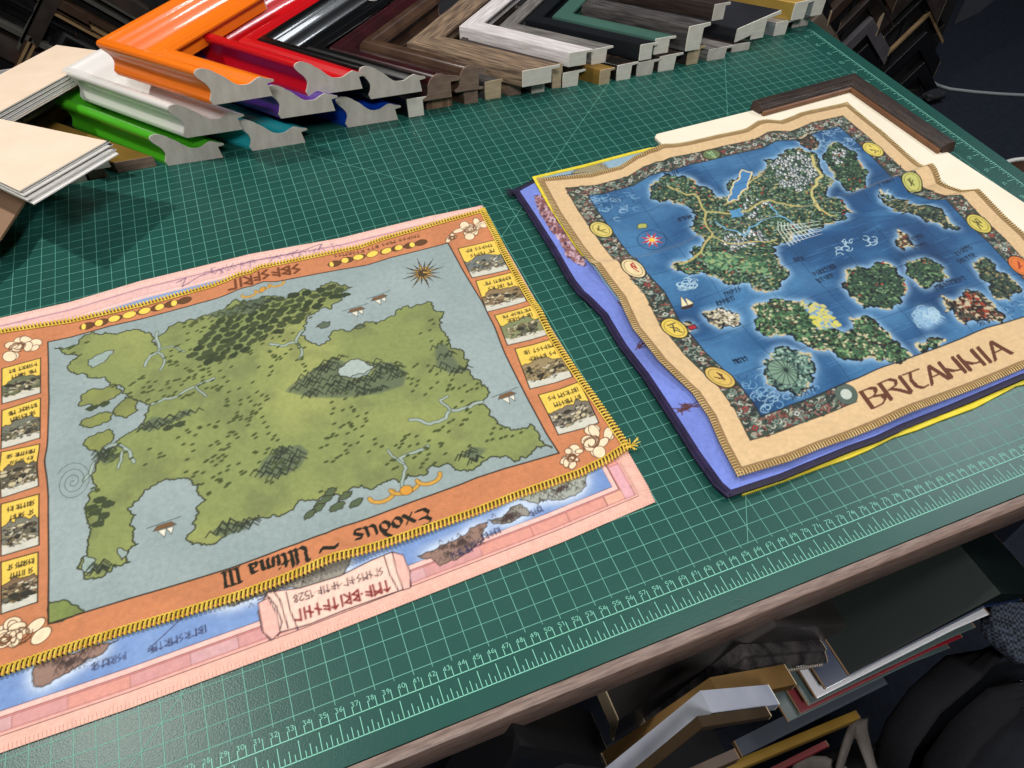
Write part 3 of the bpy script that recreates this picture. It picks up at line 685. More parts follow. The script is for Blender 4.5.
for k, (p, sd) in enumerate(isl):
    cv.poly(p, [(148, 120, 108), (150, 146, 136), (164, 170, 160)][k % 3], edge=INK, ew=.07)
    a = np.array(p); c = a.mean(0)
    for i in range(70):
        x, y = a[r.randrange(len(a))]*r.random()*.9+c*0; w_ = r.random(); x = c[0]+(a[r.randrange(len(a))][0]-c[0])*w_*.85; y = c[1]+(a[r.randrange(len(a))][1]-c[1])*w_*.85
        q2 = a-[x, y]
        if abs(q2[:, 0]).min() > 3: continue
        cv.line([(x-.16, y-.12), (x, y+.16), (x+.16, y-.12)], .05, (70, 56, 54))
def W2(cl, cvs, chars, pa, pb, h, col, **k):
    a, b = cl.px([pa, pb]); word(cvs, chars, a, b, h, col, **k)
for pa, pb, s_, n in [((205, 625), (150, 646), 5, 9), ((150, 646), (146, 652), 5, 2), ((125, 652), (90, 664), 6, 8), ((392, 575), (372, 585), 7, 5), ((350, 592), (330, 600), 8, 5), ((480, 538), (455, 550), 9, 5), ((498, 527), (478, 536), 2, 5), ((540, 506), (528, 512), 2, 4), ((470, 545), (448, 554), 3, 6)]:
    W2(PK, cv, runes(n, s_), pa, pb, .5, (50, 46, 80), lw=.07)
cv.line(PK.px([(196, 608), (182, 618), (165, 634), (152, 646)]), .07, (60, 50, 80))
# unrolled scroll with its two lines of lettering
sc = [(262, 602), (268, 592), (300, 588), (340, 576), (372, 560), (392, 552), (402, 555), (408, 568), (411, 586), (402, 590), (384, 596), (345, 610), (310, 624), (281, 632), (270, 640), (262, 630), (258, 612)]
cv.poly(PK.px(sc), (244, 206, 190), edge=(60, 40, 50), ew=.09)
for pl in [[(258, 600), (268, 596), (276, 606), (282, 622), (278, 636)], [(286, 592), (290, 610), (298, 630)], [(384, 556), (390, 575), (398, 590)], [(392, 553), (400, 566), (403, 588)], [(274, 592), (280, 600), (288, 628)]]:
    cv.line(PK.px(pl), .09, (70, 48, 60))
cv.poly(PK.px([(258, 603), (268, 598), (276, 612), (280, 632), (272, 640), (263, 632)]), (236, 184, 172), edge=(60, 40, 50), ew=.07)
cv.poly(PK.px([(392, 552), (403, 555), (410, 572), (410, 588), (403, 590), (397, 572)]), (236, 184, 172), edge=(60, 40, 50), ew=.07)
W2(PK, cv, list('r2r3r1')[:0]+['r2', 'r3', 'r1', '.', 'r5', 'r0', 'r4', 'r2', 'r1', 'r6', 'r6', 'r4', 'r8'], (388, 580), (291, 612), .78, (132, 40, 44), lw=.15)
W2(PK, cv, ['r7', 'r8', 'r6', 'r3', 'r7', '.', 'r1', 'r8', '.', 'r6', 'r1', 'r2', 'r4', 'r1', '.', '1', '5', '2', '8'], (382, 567), (292, 596), .55, (60, 40, 50), lw=.08)
for i in range(26):
    pass
# ornament line along the far edge
cv.poly([(0, H_-2.6), (W_, H_-2.6), (W_, H_), (0, H_)], (238, 200, 194), al=.62); cv.line([(0, H_-1.1), (W_, H_-1.1)], .09, (150, 100, 140))
for i in range(60):
    x = r.uniform(20, 33); cv.line([(x, H_-r.uniform(.6, 1.6)), (x+r.uniform(-.5, .5), H_-r.uniform(.6, 1.9))], .06, (120, 90, 120))
cv.line(PK.px([(176, 283), (186, 278), (182, 287), (200, 276), (225, 268), (300, 252), (315, 246), (322, 244), (318, 250)]), .09, (96, 70, 110))
us = np.r_[np.linspace(0, 1, 560)]; vs = np.unique(np.r_[np.linspace(0, .24, 180), np.linspace(.24, .88, 40), np.linspace(.88, 1, 70)])
og = (36, 24, 0); pk = tag(empty('printed_cloth', og), 'pink bordered map cloth with blue sea lying under the orange one', 'map cloth')
PK.mesh('cloth_sheet', cv, CM, us, vs, pk, og, .05)
PK.hem(pk, og, mat('thread_pink', (238, 190, 172), .7), 'BRT', pitch=.24, width=.4, r=.02, cross=False)

# ---- orange bordered cloth with the green land
def rel_o(u, v):
    uc = .475+.03*(1-v)
    return 0.06+0.42*g1(u, uc, .035)*(0.45+0.55*np.abs(v-.5)*2)+0.34*g1(v, .50, .04)*(0.55+.45*np.cos(u*6.3))+.12*np.sin(u*11+2)*np.sin(v*8+1)+.05*np.sin(u*5+v*19)+.06
OR_ = Cloth(47.4, 32.6,
    [('w', 13.3, 9.3), ('p', 0, 675), ('p', 44, 660), ('p', 88, 645), ('p', 132, 631), ('p', 176, 618), ('p', 238, 599), ('p', 273, 586), ('p', 300, 575), ('p', 328, 562.5), ('p', 360, 554), ('p', 388, 545.5), ('p', 432, 530), ('p', 476, 514.5), ('p', 520, 497), ('p', 582, 475), ('p', 608, 462), ('p', 630, 447)],
    [('w', 13.2, 42.2), ('p', 0, 330), ('p', 70, 319.5), ('p', 141, 303.5), ('p', 211, 284.5), ('p', 250, 271), ('p', 260, 265.5), ('p', 316, 254.5), ('p', 360, 245.5), ('p', 384, 237), ('p', 440, 221), ('p', 484, 209)],
    [('w', 13.3, 9.3), ('w', 13.15, 25), ('w', 13.2, 42.2)],
    [('p', 630, 447), ('p', 606, 412), ('p', 581, 377), ('p', 553, 334.7), ('p', 528.5, 292.5), ('p', 507, 254), ('p', 484, 209)], rel_o, 0.24)
RES = 20
cv = Canvas(OR_.w, OR_.h, RES, (198, 128, 88)); cv.mottle(.13, 2.5, 3); cv.mottle(.06, .4, 4)
OP = OR_.px
sea = OP([(47.8, 342), (110, 326), (200, 303), (247, 287), (256.6, 284), (277, 281.5), (340, 269.7), (448, 243), (483, 303), (511, 366), (546, 433), (559, 453), (476, 478), (410, 502.6), (344, 526), (325.7, 533.4), (281.7, 549), (48.4, 624), (48.3, 598), (48.3, 497), (44.7, 460), (47.6, 440), (49, 400)])
cv.poly(sea, (144, 160, 160)); sq, sm = cv.mask(sea)
al = sm*(vnoise(*sm.shape, 90, 9)-.3)*.8; cv.blend(sq, np.clip(al, 0, 1), (170, 184, 184))
LAND = [((x, y)) for x, y in [(55, 348), (82, 338), (112, 334), (140, 330), (152, 336), (158, 346), (163, 334), (185, 322), (215, 312), (238, 300), (266, 296), (300, 291), (336, 283), (352, 287), (342, 300), (316, 312), (303, 326), (306, 340), (330, 340), (352, 330), (385, 320), (412, 308), (432, 303), (444, 312), (440, 326), (450, 340), (464, 352), (464, 368), (480, 380), (488, 388), (480, 402), (466, 408), (490, 412), (502, 426), (516, 430), (530, 424), (540, 436), (552, 448), (528, 456), (500, 458), (478, 466), (455, 470), (430, 466), (408, 474), (385, 482), (352, 488), (326, 496), (296, 504), (266, 518), (238, 532), (205, 544), (186, 538), (196, 518), (206, 500), (200, 484), (178, 478), (158, 482), (142, 496), (128, 508), (130, 526), (138, 544), (130, 562), (104, 576), (84, 578), (86, 556), (90, 532), (84, 508), (94, 484), (96, 464), (116, 444), (140, 426), (150, 404), (128, 396), (112, 386), (92, 378), (74, 372), (70, 362), (82, 354), (64, 353)]]
land = fractal(OP(LAND), .3, 5, 21)
def paint_land(p, col, sd, hi=(156, 162, 96), lo=(108, 114, 76)):
    cv.poly(p, col); q, m = cv.mask(p); n1 = vnoise(*m.shape, 130, sd); n2 = vnoise(*m.shape, 40, sd+1)
    cv.blend(q, m*np.clip((n1-.42)*2.6, 0, .85), hi); cv.blend(q, m*np.clip((.5-n2)*1.8, 0, .5), lo)
    cv.line(list(p)+[p[0]], .11, (62, 66, 46))
paint_land(land, (134, 145, 88), 31)
_, landm = cv.mask(land); lbx = cv.bb(land)
for i, (x, y, rx, ry, sd) in enumerate([(100, 396, 1.9, 1.1, 1), (126, 408, .9, 1.0, 2), (98, 420, 1.2, .7, 3), (100, 440, 1.3, 1.1, 4), (324, 325, .55, .4, 8), (360, 327, .5, .2, 9)]):
    paint_land(blob(OP([(x, y)])[0], rx, ry, sd*7, rough=.3), (134, 142, 80), 40+i) if sd < 8 else cv.poly(blob(OP([(x, y)])[0], rx, ry, sd), (92, 106, 88), edge=INK, ew=.07)
# corner patches of land
paint_land(fractal(OP([(49, 602), (62, 600), (78, 606), (84, 612), (49, 623)]), .15, 3, 3), (122, 138, 76), 50)
# inlets
for pts in [[(88, 360), (104, 352), (114, 350), (108, 358), (96, 366), (92, 368)], [(340, 366), (352, 360), (366, 362), (372, 370), (358, 378), (344, 376)], [(84, 556), (96, 560), (92, 572), (84, 572)], [(118, 548), (128, 552), (122, 560)]]:
    cv.poly(fractal(OP(pts), .15, 3, 5), (150, 168, 162), edge=INK, ew=.07)
def river(pts, w, sd):
    w *= .72
    p = fractal(OP(pts), .12, 2, sd, closed=False); cv.line(p, w+.13, (84, 92, 70)); cv.line(p, w, (158, 174, 166))
river([(157, 332), (158, 342), (158, 352), (150, 356), (145, 366)], .28, 1); river([(158, 352), (164, 358), (160, 370)], .2, 2); river([(158, 349), (172, 346), (185, 352)], .12, 3)
river([(303, 330), (296, 342), (282, 346), (270, 344)], .25, 4); river([(296, 342), (302, 352), (300, 358)], .2, 5); river([(152, 404), (178, 396), (196, 386), (214, 378)], .22, 6); river([(196, 386), (206, 396)], .15, 7)
river([(482, 402), (466, 408), (450, 410), (446, 418), (430, 424), (410, 420)], .32, 8); river([(450, 410), (440, 400), (448, 396)], .2, 9); river([(402, 486), (406, 468), (400, 458), (420, 450), (428, 446)], .25, 10); river([(404, 464), (392, 456), (388, 450)], .15, 11)
river([(84, 480), (100, 452), (116, 444), (130, 452), (134, 462)], .3, 12); river([(118, 468), (122, 452)], .2, 13)
# forest: dark crowns packed in a band
fr = OP([(186, 360), (204, 336), (222, 312), (250, 298), (280, 296), (306, 292), (335, 285), (350, 288), (345, 298), (318, 308), (300, 322), (282, 330), (262, 342), (240, 358), (212, 362)])
q, fm = cv.mask(fr); fa = np.array(fr); cv.blend(q, fm*.25, (96, 110, 70))
r = random.Random(5)
def inside(p, x, y):
    c = False; n = len(p)
    for i in range(n):
        x1, y1 = p[i]; x2, y2 = p[(i+1) % n]
        if (y1 > y) != (y2 > y) and x < (x2-x1)*(y-y1)/(y2-y1)+x1: c = not c
    return c
x0, y0 = fa.min(0); x1, y1 = fa.max(0); yy = y0; row = 0
while yy < y1:
    xx = x0+(row % 2)*.55
    while xx < x1:
        x, y = xx+r.uniform(-.15, .15), yy+r.uniform(-.1, .1)
        if inside(fr, x, y): cv.poly(blob((x, y), r.uniform(.46, .66), r.uniform(.3, .42), r.randrange(999), rot=r.uniform(-.2, .6), n=8, rough=.2, it=1), r.choice([(58, 68, 44), (66, 76, 50), (52, 62, 42)]))
        xx += 1.14
    yy += .68; row += 1
for x, y in [(100, 500), (96, 512), (104, 516), (98, 524), (108, 504), (92, 508), (168, 428), (180, 424), (104, 404), (92, 408)]:
    cv.poly(blob(OP([(x, y)])[0], .5, .33, int(x+y), n=8, it=1), (62, 72, 48))
# hills: grey green wash with zigzag strokes
for pts, n in [([(284, 392), (300, 378), (318, 366), (336, 358), (346, 362), (340, 374), (356, 380), (374, 372), (372, 362), (392, 362), (408, 372), (404, 386), (380, 394), (345, 398), (310, 398)], 190),
               ([(256, 476), (262, 460), (276, 448), (300, 444), (310, 452), (300, 468), (278, 478)], 60), ([(434, 346), (446, 342), (460, 366), (470, 372), (450, 374), (436, 366)], 26),
               ([(138, 428), (152, 416), (170, 418), (186, 408), (196, 412), (170, 424), (150, 432)], 34), ([(210, 532), (225, 522), (250, 520), (262, 514), (246, 530), (222, 538)], 30),
               ([(250, 314), (270, 300), (262, 296), (240, 304), (210, 312), (208, 318)], 26), ([(92, 454), (112, 446), (120, 458), (104, 466)], 22), ([(84, 566), (104, 562), (116, 566), (100, 574)], 16), ([(488, 448), (470, 446), (462, 456), (476, 462)], 16)]:
    p = OP(pts); q, m = cv.mask(p); mf = boxblur(m.astype(float), 5)*m; cv.blend(q, mf*.85, (92, 104, 84)); a = np.array(p); mn, mx_ = a.min(0), a.max(0); k = 0
    for t in range(n*12):
        x, y = r.uniform(mn[0], mx_[0]), r.uniform(mn[1], mx_[1])
        if not inside(p, x, y): continue
        s_ = r.uniform(.5, .85); cv.line([(x-s_, y-.12), (x-s_*.45, y+.3), (x, y-.15), (x+s_*.5, y+.34), (x+s_, y-.08)], .1, (50, 56, 44)); k += 1
        if k > n*.34: break
lk = fractal(OP([(338, 368), (350, 360), (364, 361), (374, 366), (364, 374), (350, 378), (342, 376)]), .18, 3, 8); cv.poly(lk, (168, 182, 176), edge=INK, ew=.08)
# tufts
a = np.array(land); mn, mx_ = a.min(0), a.max(0); k = 0
cl_n = vnoise(cv.ny, cv.nx, 70, 77)
LP = [tuple(p) for p in OP(LAND)]
while k < 560:
    x, y = r.uniform(mn[0], mx_[0]), r.uniform(mn[1], mx_[1])
    if not inside(LP, x, y) or cl_n[int(y*RES), int(x*RES)] < .49: k += .02; continue
    cv.ell((x, y), .2, .11, (70, 80, 44), rot=.3); k += 1
# star shaped compass
cx, cy = OP([(423, 273)])[0]
for i in range(16):
    t = math.pi*i/8; L = 2.3 if i % 2 == 0 else 1.7; c_, s_ = math.cos(t), math.sin(t)
    cv.poly([(cx-s_*.2, cy+c_*.2), (cx+c_*L, cy+s_*L), (cx+s_*.2, cy-c_*.2)], (70, 60, 44)); cv.poly([(cx-s_*.2, cy+c_*.2), (cx+c_*L*.55, cy+s_*L*.55), (cx, cy)], (206, 160, 76))
# small sailing ships, swirls and a long sea beast made of loops
for x, y in [(357, 312), (380, 300), (165, 530), (508, 398)]:
    px_, py_ = OP([(x, y)])[0]; cv.poly([(px_-.8, py_+.15), (px_+.8, py_+.2), (px_+.5, py_+.55), (px_-.5, py_+.5)], (120, 88, 56), edge=INK, ew=.05)
    cv.poly([(px_-.5, py_+.1), (px_-.1, py_-.6), (px_+.1, py_+.1)], (226, 222, 206), edge=INK, ew=.05); cv.poly([(px_+.1, py_+.1), (px_+.4, py_-.5), (px_+.6, py_+.1)], (226, 222, 206), edge=INK, ew=.05)
    cv.line([(px_-1.2, py_+.55), (px_+1.2, py_+.75)], .06, INK)
sx, sy = OP([(73, 482)])[0]; cv.line([(sx+math.cos(t*.35)*t*.022, sy+math.sin(t*.35)*t*.03) for t in range(0, 62)], .045, (70, 78, 74))
for c0, sc_ in (((405, 487), 1.0), ((262, 288), .75)):
    bx, by = OP([c0])[0]
    for k, (ox, w_) in enumerate([(-1.8, 1.0), (0, 1.2), (1.9, 1.0)]):
        pl = [(bx+ox*sc_+math.cos(t)*w_*sc_*.9, by-math.sin(t)*.6*sc_+(.1*k)) for t in np.linspace(.0, math.pi, 9)]
        cv.line(pl, .36*sc_, (96, 72, 34)); cv.line(pl, .26*sc_, (204, 156, 70))
    cv.ell((bx, by-.3*sc_), .45*sc_, .4*sc_, (210, 150, 60), edge=INK)
for x, y, rx in [(324, 500, .9), (338, 506, .7), (318, 508, .6), (345, 496, .6), (330, 492, .5), (356, 503, .6), (310, 514, .5)]:
    cv.poly(blob(OP([(x, y)])[0], rx, .28, x, rot=.4, n=9), (84, 98, 70), edge=INK, ew=.06)
for t in (.06,): cv.line(list(sea)+[sea[0]], .13, (58, 44, 34))
# moons
def moon(x, y, ph):
    c = OP([(x, y)])[0]; cv.ell(c, .56, .4, (92, 62, 36), edge=INK, ew=.05)
    if ph > 0:
        f = [0, .35, .7, 1.0][min(abs(ph), 3)]
    if ph == 4: cv.ell(c, .54, .38, (244, 208, 96))
for gi, G_ in enumerate([[(87, 326), (101, 322.4), (115, 318.4), (129.4, 314.7), (144, 311), (158, 307.4), (171.5, 303.8), (184.6, 300.4)], [(334.5, 263.7), (346.8, 260), (359, 257), (372.4, 254), (386, 251), (397.4, 248), (410, 245.4), (421, 242.6)]]):
    for k, (x, y) in enumerate(G_):
        c = OP([(x, y)])[0]; f = [.2, .5, .8, 1, .85, .6, .35, 0][k]; sgn = -1 if k < 4 else 1
        cv.ell(c, .58, .42, (100, 66, 38), edge=INK, ew=.05)
        if f >= 1: cv.ell(c, .56, .4, (246, 210, 92))
        elif f > 0: cv.ell((c[0]+sgn*.27*(1-f)*1.3*(-1 if gi == 0 and False else 1), c[1]), .5*f+.08, .38, (246, 210, 92))
    w0, w1 = OP([(G_[-1][0]-2, G_[-1][1]-8.5), (G_[0][0]-2, G_[0][1]-8.5)])
    word(cv, runes(6, gi)+[' ']+runes(4, gi+3)+[' ']+runes(3, gi+6)+[' ']+runes(7, gi+9), w0, w1, .42, (70, 44, 26), lw=.08)
a, b = OP([(299, 264), (225, 284)]); word(cv, ['r7', 'r5', 'r1', 'r7', 'r1', 'r0', 'r4', 'r8'], a, b, 1.25, (112, 62, 34), lw=.26)
# title lettering, upside down as it lies
a, b = OP([(428, 507), (350, 531)]); word(cv, 'Exodus', a, b, 1.4, (34, 34, 26), pen=.34, ang=.6)
a, b = OP([(337, 538), (316, 545)]); word(cv, '~', a, b, 1.3, (34, 34, 26), pen=.3, ang=1.4)
a, b = OP([(306, 545), (247, 565)]); word(cv, 'Ultima', a, b, 1.3, (34, 34, 26), pen=.34, ang=.6)
a, b = OP([(239, 567), (220, 573)]); word(cv, 'JJJ', a, b, 1.25, (34, 34, 26), pen=.3, ang=.6)
# pictures in the side borders
def panel(pts, sd, low, sky=(234, 200, 88), cut=.5):
    p = OP(pts); cv.poly(p, sky); A, B, Cc, D = [np.array(z) for z in p]      # A far-left, B far-right, C near-right, D near-left
    rr = random.Random(sd)
    def at(s_, t_): return tuple((A*(1-s_)+B*s_)*(1-t_)+(D*(1-s_)+Cc*s_)*t_)
    ridge = [at(0, cut+rr.uniform(-.1, .05))]+[at(s_, cut-.12*math.sin(s_*3.1)+rr.uniform(-.07, .07)) for s_ in np.linspace(.1, .9, 7)]+[at(1, cut)]
    cv.poly(fractal(ridge, .15, 2, sd, closed=False)+[at(1, .82), at(0, .85)], low, edge=INK, ew=.06)
    cv.poly([at(0, .8), at(.3, .86), at(.6, .8), at(1, .84), at(1, 1), at(0, 1)], (206, 204, 190))
    for i in range(95):
        s_, t_ = rr.uniform(.06, .94), rr.uniform(cut+.02, .86); x, y = at(s_, t_); w_ = rr.uniform(.12, .4)
        cv.line([(x-w_/2, y-rr.uniform(-.12, .12)), (x+w_/2, y+rr.uniform(-.15, .15))], rr.uniform(.05, .12), rr.choice([(46, 42, 36), (66, 60, 50), (160, 146, 110), (214, 206, 184), (110, 96, 60), (40, 38, 34)]))
    for i in range(9):
        s_ = rr.uniform(.1, .9); x, y = at(s_, rr.uniform(cut+.02, .8)); cv.ell((x, y), rr.uniform(.12, .3), rr.uniform(.1, .2), rr.choice([(54, 52, 44), (96, 94, 80), (196, 184, 150)]), edge=INK, ew=.04)
    word(cv, runes(6, sd)+[' ']+runes(2, sd+1), at(.88, .1), at(.14, .1), .42, (60, 50, 30), lw=.085)
    word(cv, runes(2, sd+2)+[' ']+runes(5, sd+3), at(.86, .28), at(.2, .28), .42, (60, 50, 30), lw=.085)
    cv.line(list(p)+[p[0]], .1, INK)
panel([(458, 248.6), (495, 239.8), (509, 269.7), (472, 277.8)], 1, (112, 118, 116))
panel([(475.8, 281), (512.7, 272), (526.8, 301.3), (487, 311.9)], 2, (140, 118, 88))
panel([(494.4, 315.4), (532, 304.8), (547.9, 334.7), (507.5, 345.3)], 3, (128, 134, 96))
panel([(515, 348.8), (555, 338), (572.5, 376.9), (530, 389)], 4, (150, 132, 96))
panel([(538.4, 395), (579.5, 381.5), (598.9, 422.6), (558.4, 434.9)], 5, (120, 112, 100))
panel([(2, 368.6), (40.5, 358), (40.5, 393), (2, 404)], 6, (104, 110, 84)); panel([(2, 410.5), (40.5, 398), (40, 438), (1, 449)], 7, (112, 114, 100))
panel([(1, 452), (39.5, 444), (38.5, 486), (1, 498)], 8, (100, 92, 74)); panel([(1, 504), (39, 494), (39, 545), (1, 556)], 9, (120, 118, 104)); panel([(1, 562), (38, 552), (37.5, 602), (1, 614)], 10, (124, 102, 76))
# pale curled ornaments in the corners
def curl(x, y, sd, k=1.0):
    c = OP([(x, y)])[0]; rr = random.Random(sd)
    for i in range(11):
        a_ = rr.uniform(0, 6.28); d_ = rr.uniform(.2, 1.5)*k; cv.ell((c[0]+math.cos(a_)*d_*1.1, c[1]+math.sin(a_)*d_*.8), rr.uniform(.35, .7)*k, rr.uniform(.25, .5)*k, (240, 218, 184), rot=rr.uniform(0, 3), edge=(90, 56, 36), ew=.06)
    for i in range(7):
        a_ = rr.uniform(0, 6.28); cv.line([(c[0]+math.cos(a_+t)*(.3+.12*t)*k, c[1]+math.sin(a_+t)*(.25+.1*t)*k) for t in np.linspace(0, 4, 9)], .07, (110, 70, 44))
curl(470, 229, 1); curl(452, 238, 7, .5); curl(592, 443, 2); curl(572, 458, 8, .55); curl(18, 347, 3); curl(20, 636, 4); curl(4, 640, 9, .6)
cv.line([(.28, .3), (OR_.w-.28, .3), (OR_.w-.28, OR_.h-.3), (.28, OR_.h-.3)], .34, (92, 66, 26))
us = np.linspace(0, 1, int(OR_.w*RES)); vs = np.linspace(0, 1, int(OR_.h*RES))
og = (37, 25, .2); oc = tag(empty('printed_cloth', og), 'orange bordered map cloth with one green land and yellow stitched edge', 'map cloth')
OR_.mesh('cloth_sheet', cv, CM, us, vs, oc, og, .08)
yel = mat('thread_yellow', (214, 178, 56), .6, (232, 202, 84), 90)
mb_u = OR_.hem(oc, og, yel, 'BRT', pitch=.3, width=.5, r=.09)
# loose thread tuft on the near right corner
e_ = OR_.at(np.array(1.0), np.array(0.0)); mb = MB(); r = random.Random(2)
for i in range(22):
    d = np.array([r.uniform(-.3, .9), r.uniform(-.7, .5), r.uniform(0, .5)]); mb.tube([e_, e_+d*.5+[0, 0, .1], e_+d], .035, n=5)
mb.build('thread_tuft', yel, oc, og)

# ---- right hand pile: yellow edged, navy edged, yellow edged, tan
def rel_f(u, v): return 0.03*np.sin(u*9)*np.sin(v*8)+0.04
def plain(cl, base, blot, sd):
    cv = Canvas(cl.w, cl.h, 8, base); cv.mottle(.06, 3, sd); rr = random.Random(sd)
    for i in range(26):
        cv.poly(blob((rr.uniform(1, cl.w-1), rr.uniform(1, cl.h-1)), rr.uniform(1, 3), rr.uniform(.8, 2), sd*50+i), rr.choice(blot), edge=(60, 60, 60), ew=.08)
    return cv
YB = Cloth(40, 40, [('p', 743, 494.4), ('p', 782.7, 481), ('p', 818, 468), ('p', 850, 457), ('p', 866.9, 449.8), ('p', 892.7, 436.9), ('p', 915.7, 429.7), ('p', 940, 419.9), ('p', 974, 407.4), ('p', 1015, 385.7), ('w', 107.5, 2.9)],
    [('w', 67.5, 43.2), ('w', 108, 43.6)], [('p', 743, 494.4), ('w', 66.6, 25), ('w', 67.5, 43.2)], [('w', 107.5, 2.9), ('w', 108, 43.6)], rel_f, 0.05)
og = (87, 24, 0); e = tag(empty('printed_cloth', og), 'yellow edged cloth, lowest of the right pile, a strip showing along its near edge', 'map cloth')
cvy = plain(YB, (150, 186, 196), [(120, 150, 110), (170, 160, 120)], 3)
YB.mesh('cloth_sheet', cvy, CM, np.linspace(0, 1, 120), np.linspace(0, 1, 120), e, og, .08)
yel2 = mat('thread_lemon', (236, 216, 44), .6, (246, 230, 80), 90)
YB.hem(e, og, yel2, 'BLR', pitch=.14, width=.5, r=.07, cross=False)

def rel_n(u, v): return .1+.35*g1(v, .57, .05)*np.clip(1-u*2, 0, 1)+.15*np.sin(u*8+1)*np.sin(v*7+2)+.15*g1(v, .2, .15)*np.clip(1-u*5, 0, 1)
NV = Cloth(42, 41, [('p', 727.5, 496), ('p', 741.7, 491.5), ('p', 782.7, 478), ('p', 812, 465.7), ('p', 850, 450), ('p', 878.6, 439.8), ('p', 904, 427.9), ('p', 950.9, 409), ('p', 1024, 377.5), ('w', 107.3, 3.4)],
    [('p', 514, 191.5), ('p', 533, 181), ('w', 80, 43.4), ('w', 104.5, 43)],
    [('p', 727.5, 496), ('p', 715, 485), ('p', 693, 454), ('p', 671, 419), ('p', 643, 376), ('p', 621, 347.5), ('p', 602.5, 316), ('p', 594.7, 308), ('p', 579, 293.8), ('p', 570.5, 282.8), ('p', 551.7, 250), ('p', 527, 211), ('p', 514, 191.5)],
    [('w', 107.3, 3.4), ('w', 104.5, 43)], rel_n, 0.32)
cv = Canvas(NV.w, NV.h, 16, (116, 134, 212)); cv.mottle(.14, 5, 4); cv.mottle(.06, 1, 6); NP = NV.px
mp_ = fractal(NP([(534, 196), (541, 196), (556, 216), (568, 234), (580, 252), (585, 266), (574, 262), (562, 246), (549, 226), (538, 208)]), .18, 3, 2)
cv.poly(mp_, (112, 72, 84), edge=(60, 40, 60), ew=.1); a = np.array(mp_); mn, mx_ = a.min(0), a.max(0); r = random.Random(4)
for i in range(700):
    x, y = r.uniform(mn[0], mx_[0]), r.uniform(mn[1], mx_[1])
    if inside(mp_, x, y): cv.ell((x, y), r.uniform(.1, .3), r.uniform(.08, .2), r.choice([(150, 106, 104), (176, 140, 150), (84, 52, 66), (128, 80, 80), (200, 170, 186)]), rot=r.uniform(0, 3))
for c0 in [(641, 345), (690, 405), (684, 409)]:
    x, y = NP([c0])[0]
    for i in range(12): cv.line([(x+r.uniform(-.6, .6), y+r.uniform(-.3, .3)), (x+r.uniform(-.9, .9), y+r.uniform(-.5, .5))], .1, (84, 44, 36))
for i in range(20):
    x = r.uniform(3, 40); cv.poly(blob((x, r.uniform(8, 36)), 1.5, 1, i), (96, 84, 110))
us = np.unique(np.r_[np.linspace(0, .2, 130), np.linspace(.2, 1, 150)]); vs = np.unique(np.r_[np.linspace(0, .08, 40), np.linspace(.08, 1, 560)])
og = (87, 24, .3); e = tag(empty('printed_cloth', og), 'lavender blue cloth with thick navy stitched edge showing at the left of the right pile', 'map cloth')
NV.mesh('cloth_sheet', cv, CM, us, vs, e, og, .12)
nvy = mat('thread_navy', (34, 26, 62), .6, (26, 20, 48), 90)
NV.hem(e, og, nvy, 'BLTR', pitch=.16, width=.38, r=.1, cross=False)
c_ = NV.at(np.array(0.0), np.array(1.0)); mb = MB(); r = random.Random(6)
for i in range(26):
    d = np.array([r.uniform(-1.1, .2), r.uniform(-.7, .6), r.uniform(-.2, .25)]); mb.tube([c_, c_+d*.5+[0, 0, .12], c_+d], .05, n=5)
mb.build('thread_tuft', nvy, e, og)
NV.hem(e, og, mat('thread_violet', (56, 44, 84), .6, (40, 32, 64), 90), 'L', pitch=.16, width=.6, r=.1, cross=False, name='stitched_side')

def rel_y2(u, v): return .06+.35*g1(v, .6, .05)*np.clip(1-u*2, 0, 1)+.06*np.sin(u*8)*np.sin(v*9)
YA = Cloth(40, 39.5, [('w', 69.6, 5.4), ('w', 106, 5.4)],
    [('p', 533, 177.5), ('p', 556, 172), ('p', 582, 166), ('p', 631, 153), ('p', 650, 148.5), ('w', 92, 42.4), ('w', 104, 42)],
    [('w', 69.6, 5.4), ('w', 69.2, 12), ('w', 69, 20), ('p', 622, 304), ('p', 604, 282), ('p', 573, 243), ('p', 549, 206), ('p', 533, 177.5)], [('w', 106, 5.4), ('w', 104, 42)], rel_y2, 0.56)
og = (87, 24, .6); e = tag(empty('printed_cloth', og), 'yellow edged pale blue cloth peeping out at the far left corner under the tan one', 'map cloth')
cvy = plain(YA, (140, 170, 190), [(120, 150, 110), (150, 140, 110)], 5)
YA.mesh('cloth_sheet', cvy, CM, np.linspace(0, 1, 160), np.linspace(0, 1, 160), e, og, .08)
YA.hem(e, og, mat('thread_lemon', (236, 216, 44)), 'TL', pitch=.14, width=.38, r=.06, cross=False, t={'L': (.66, 1)})

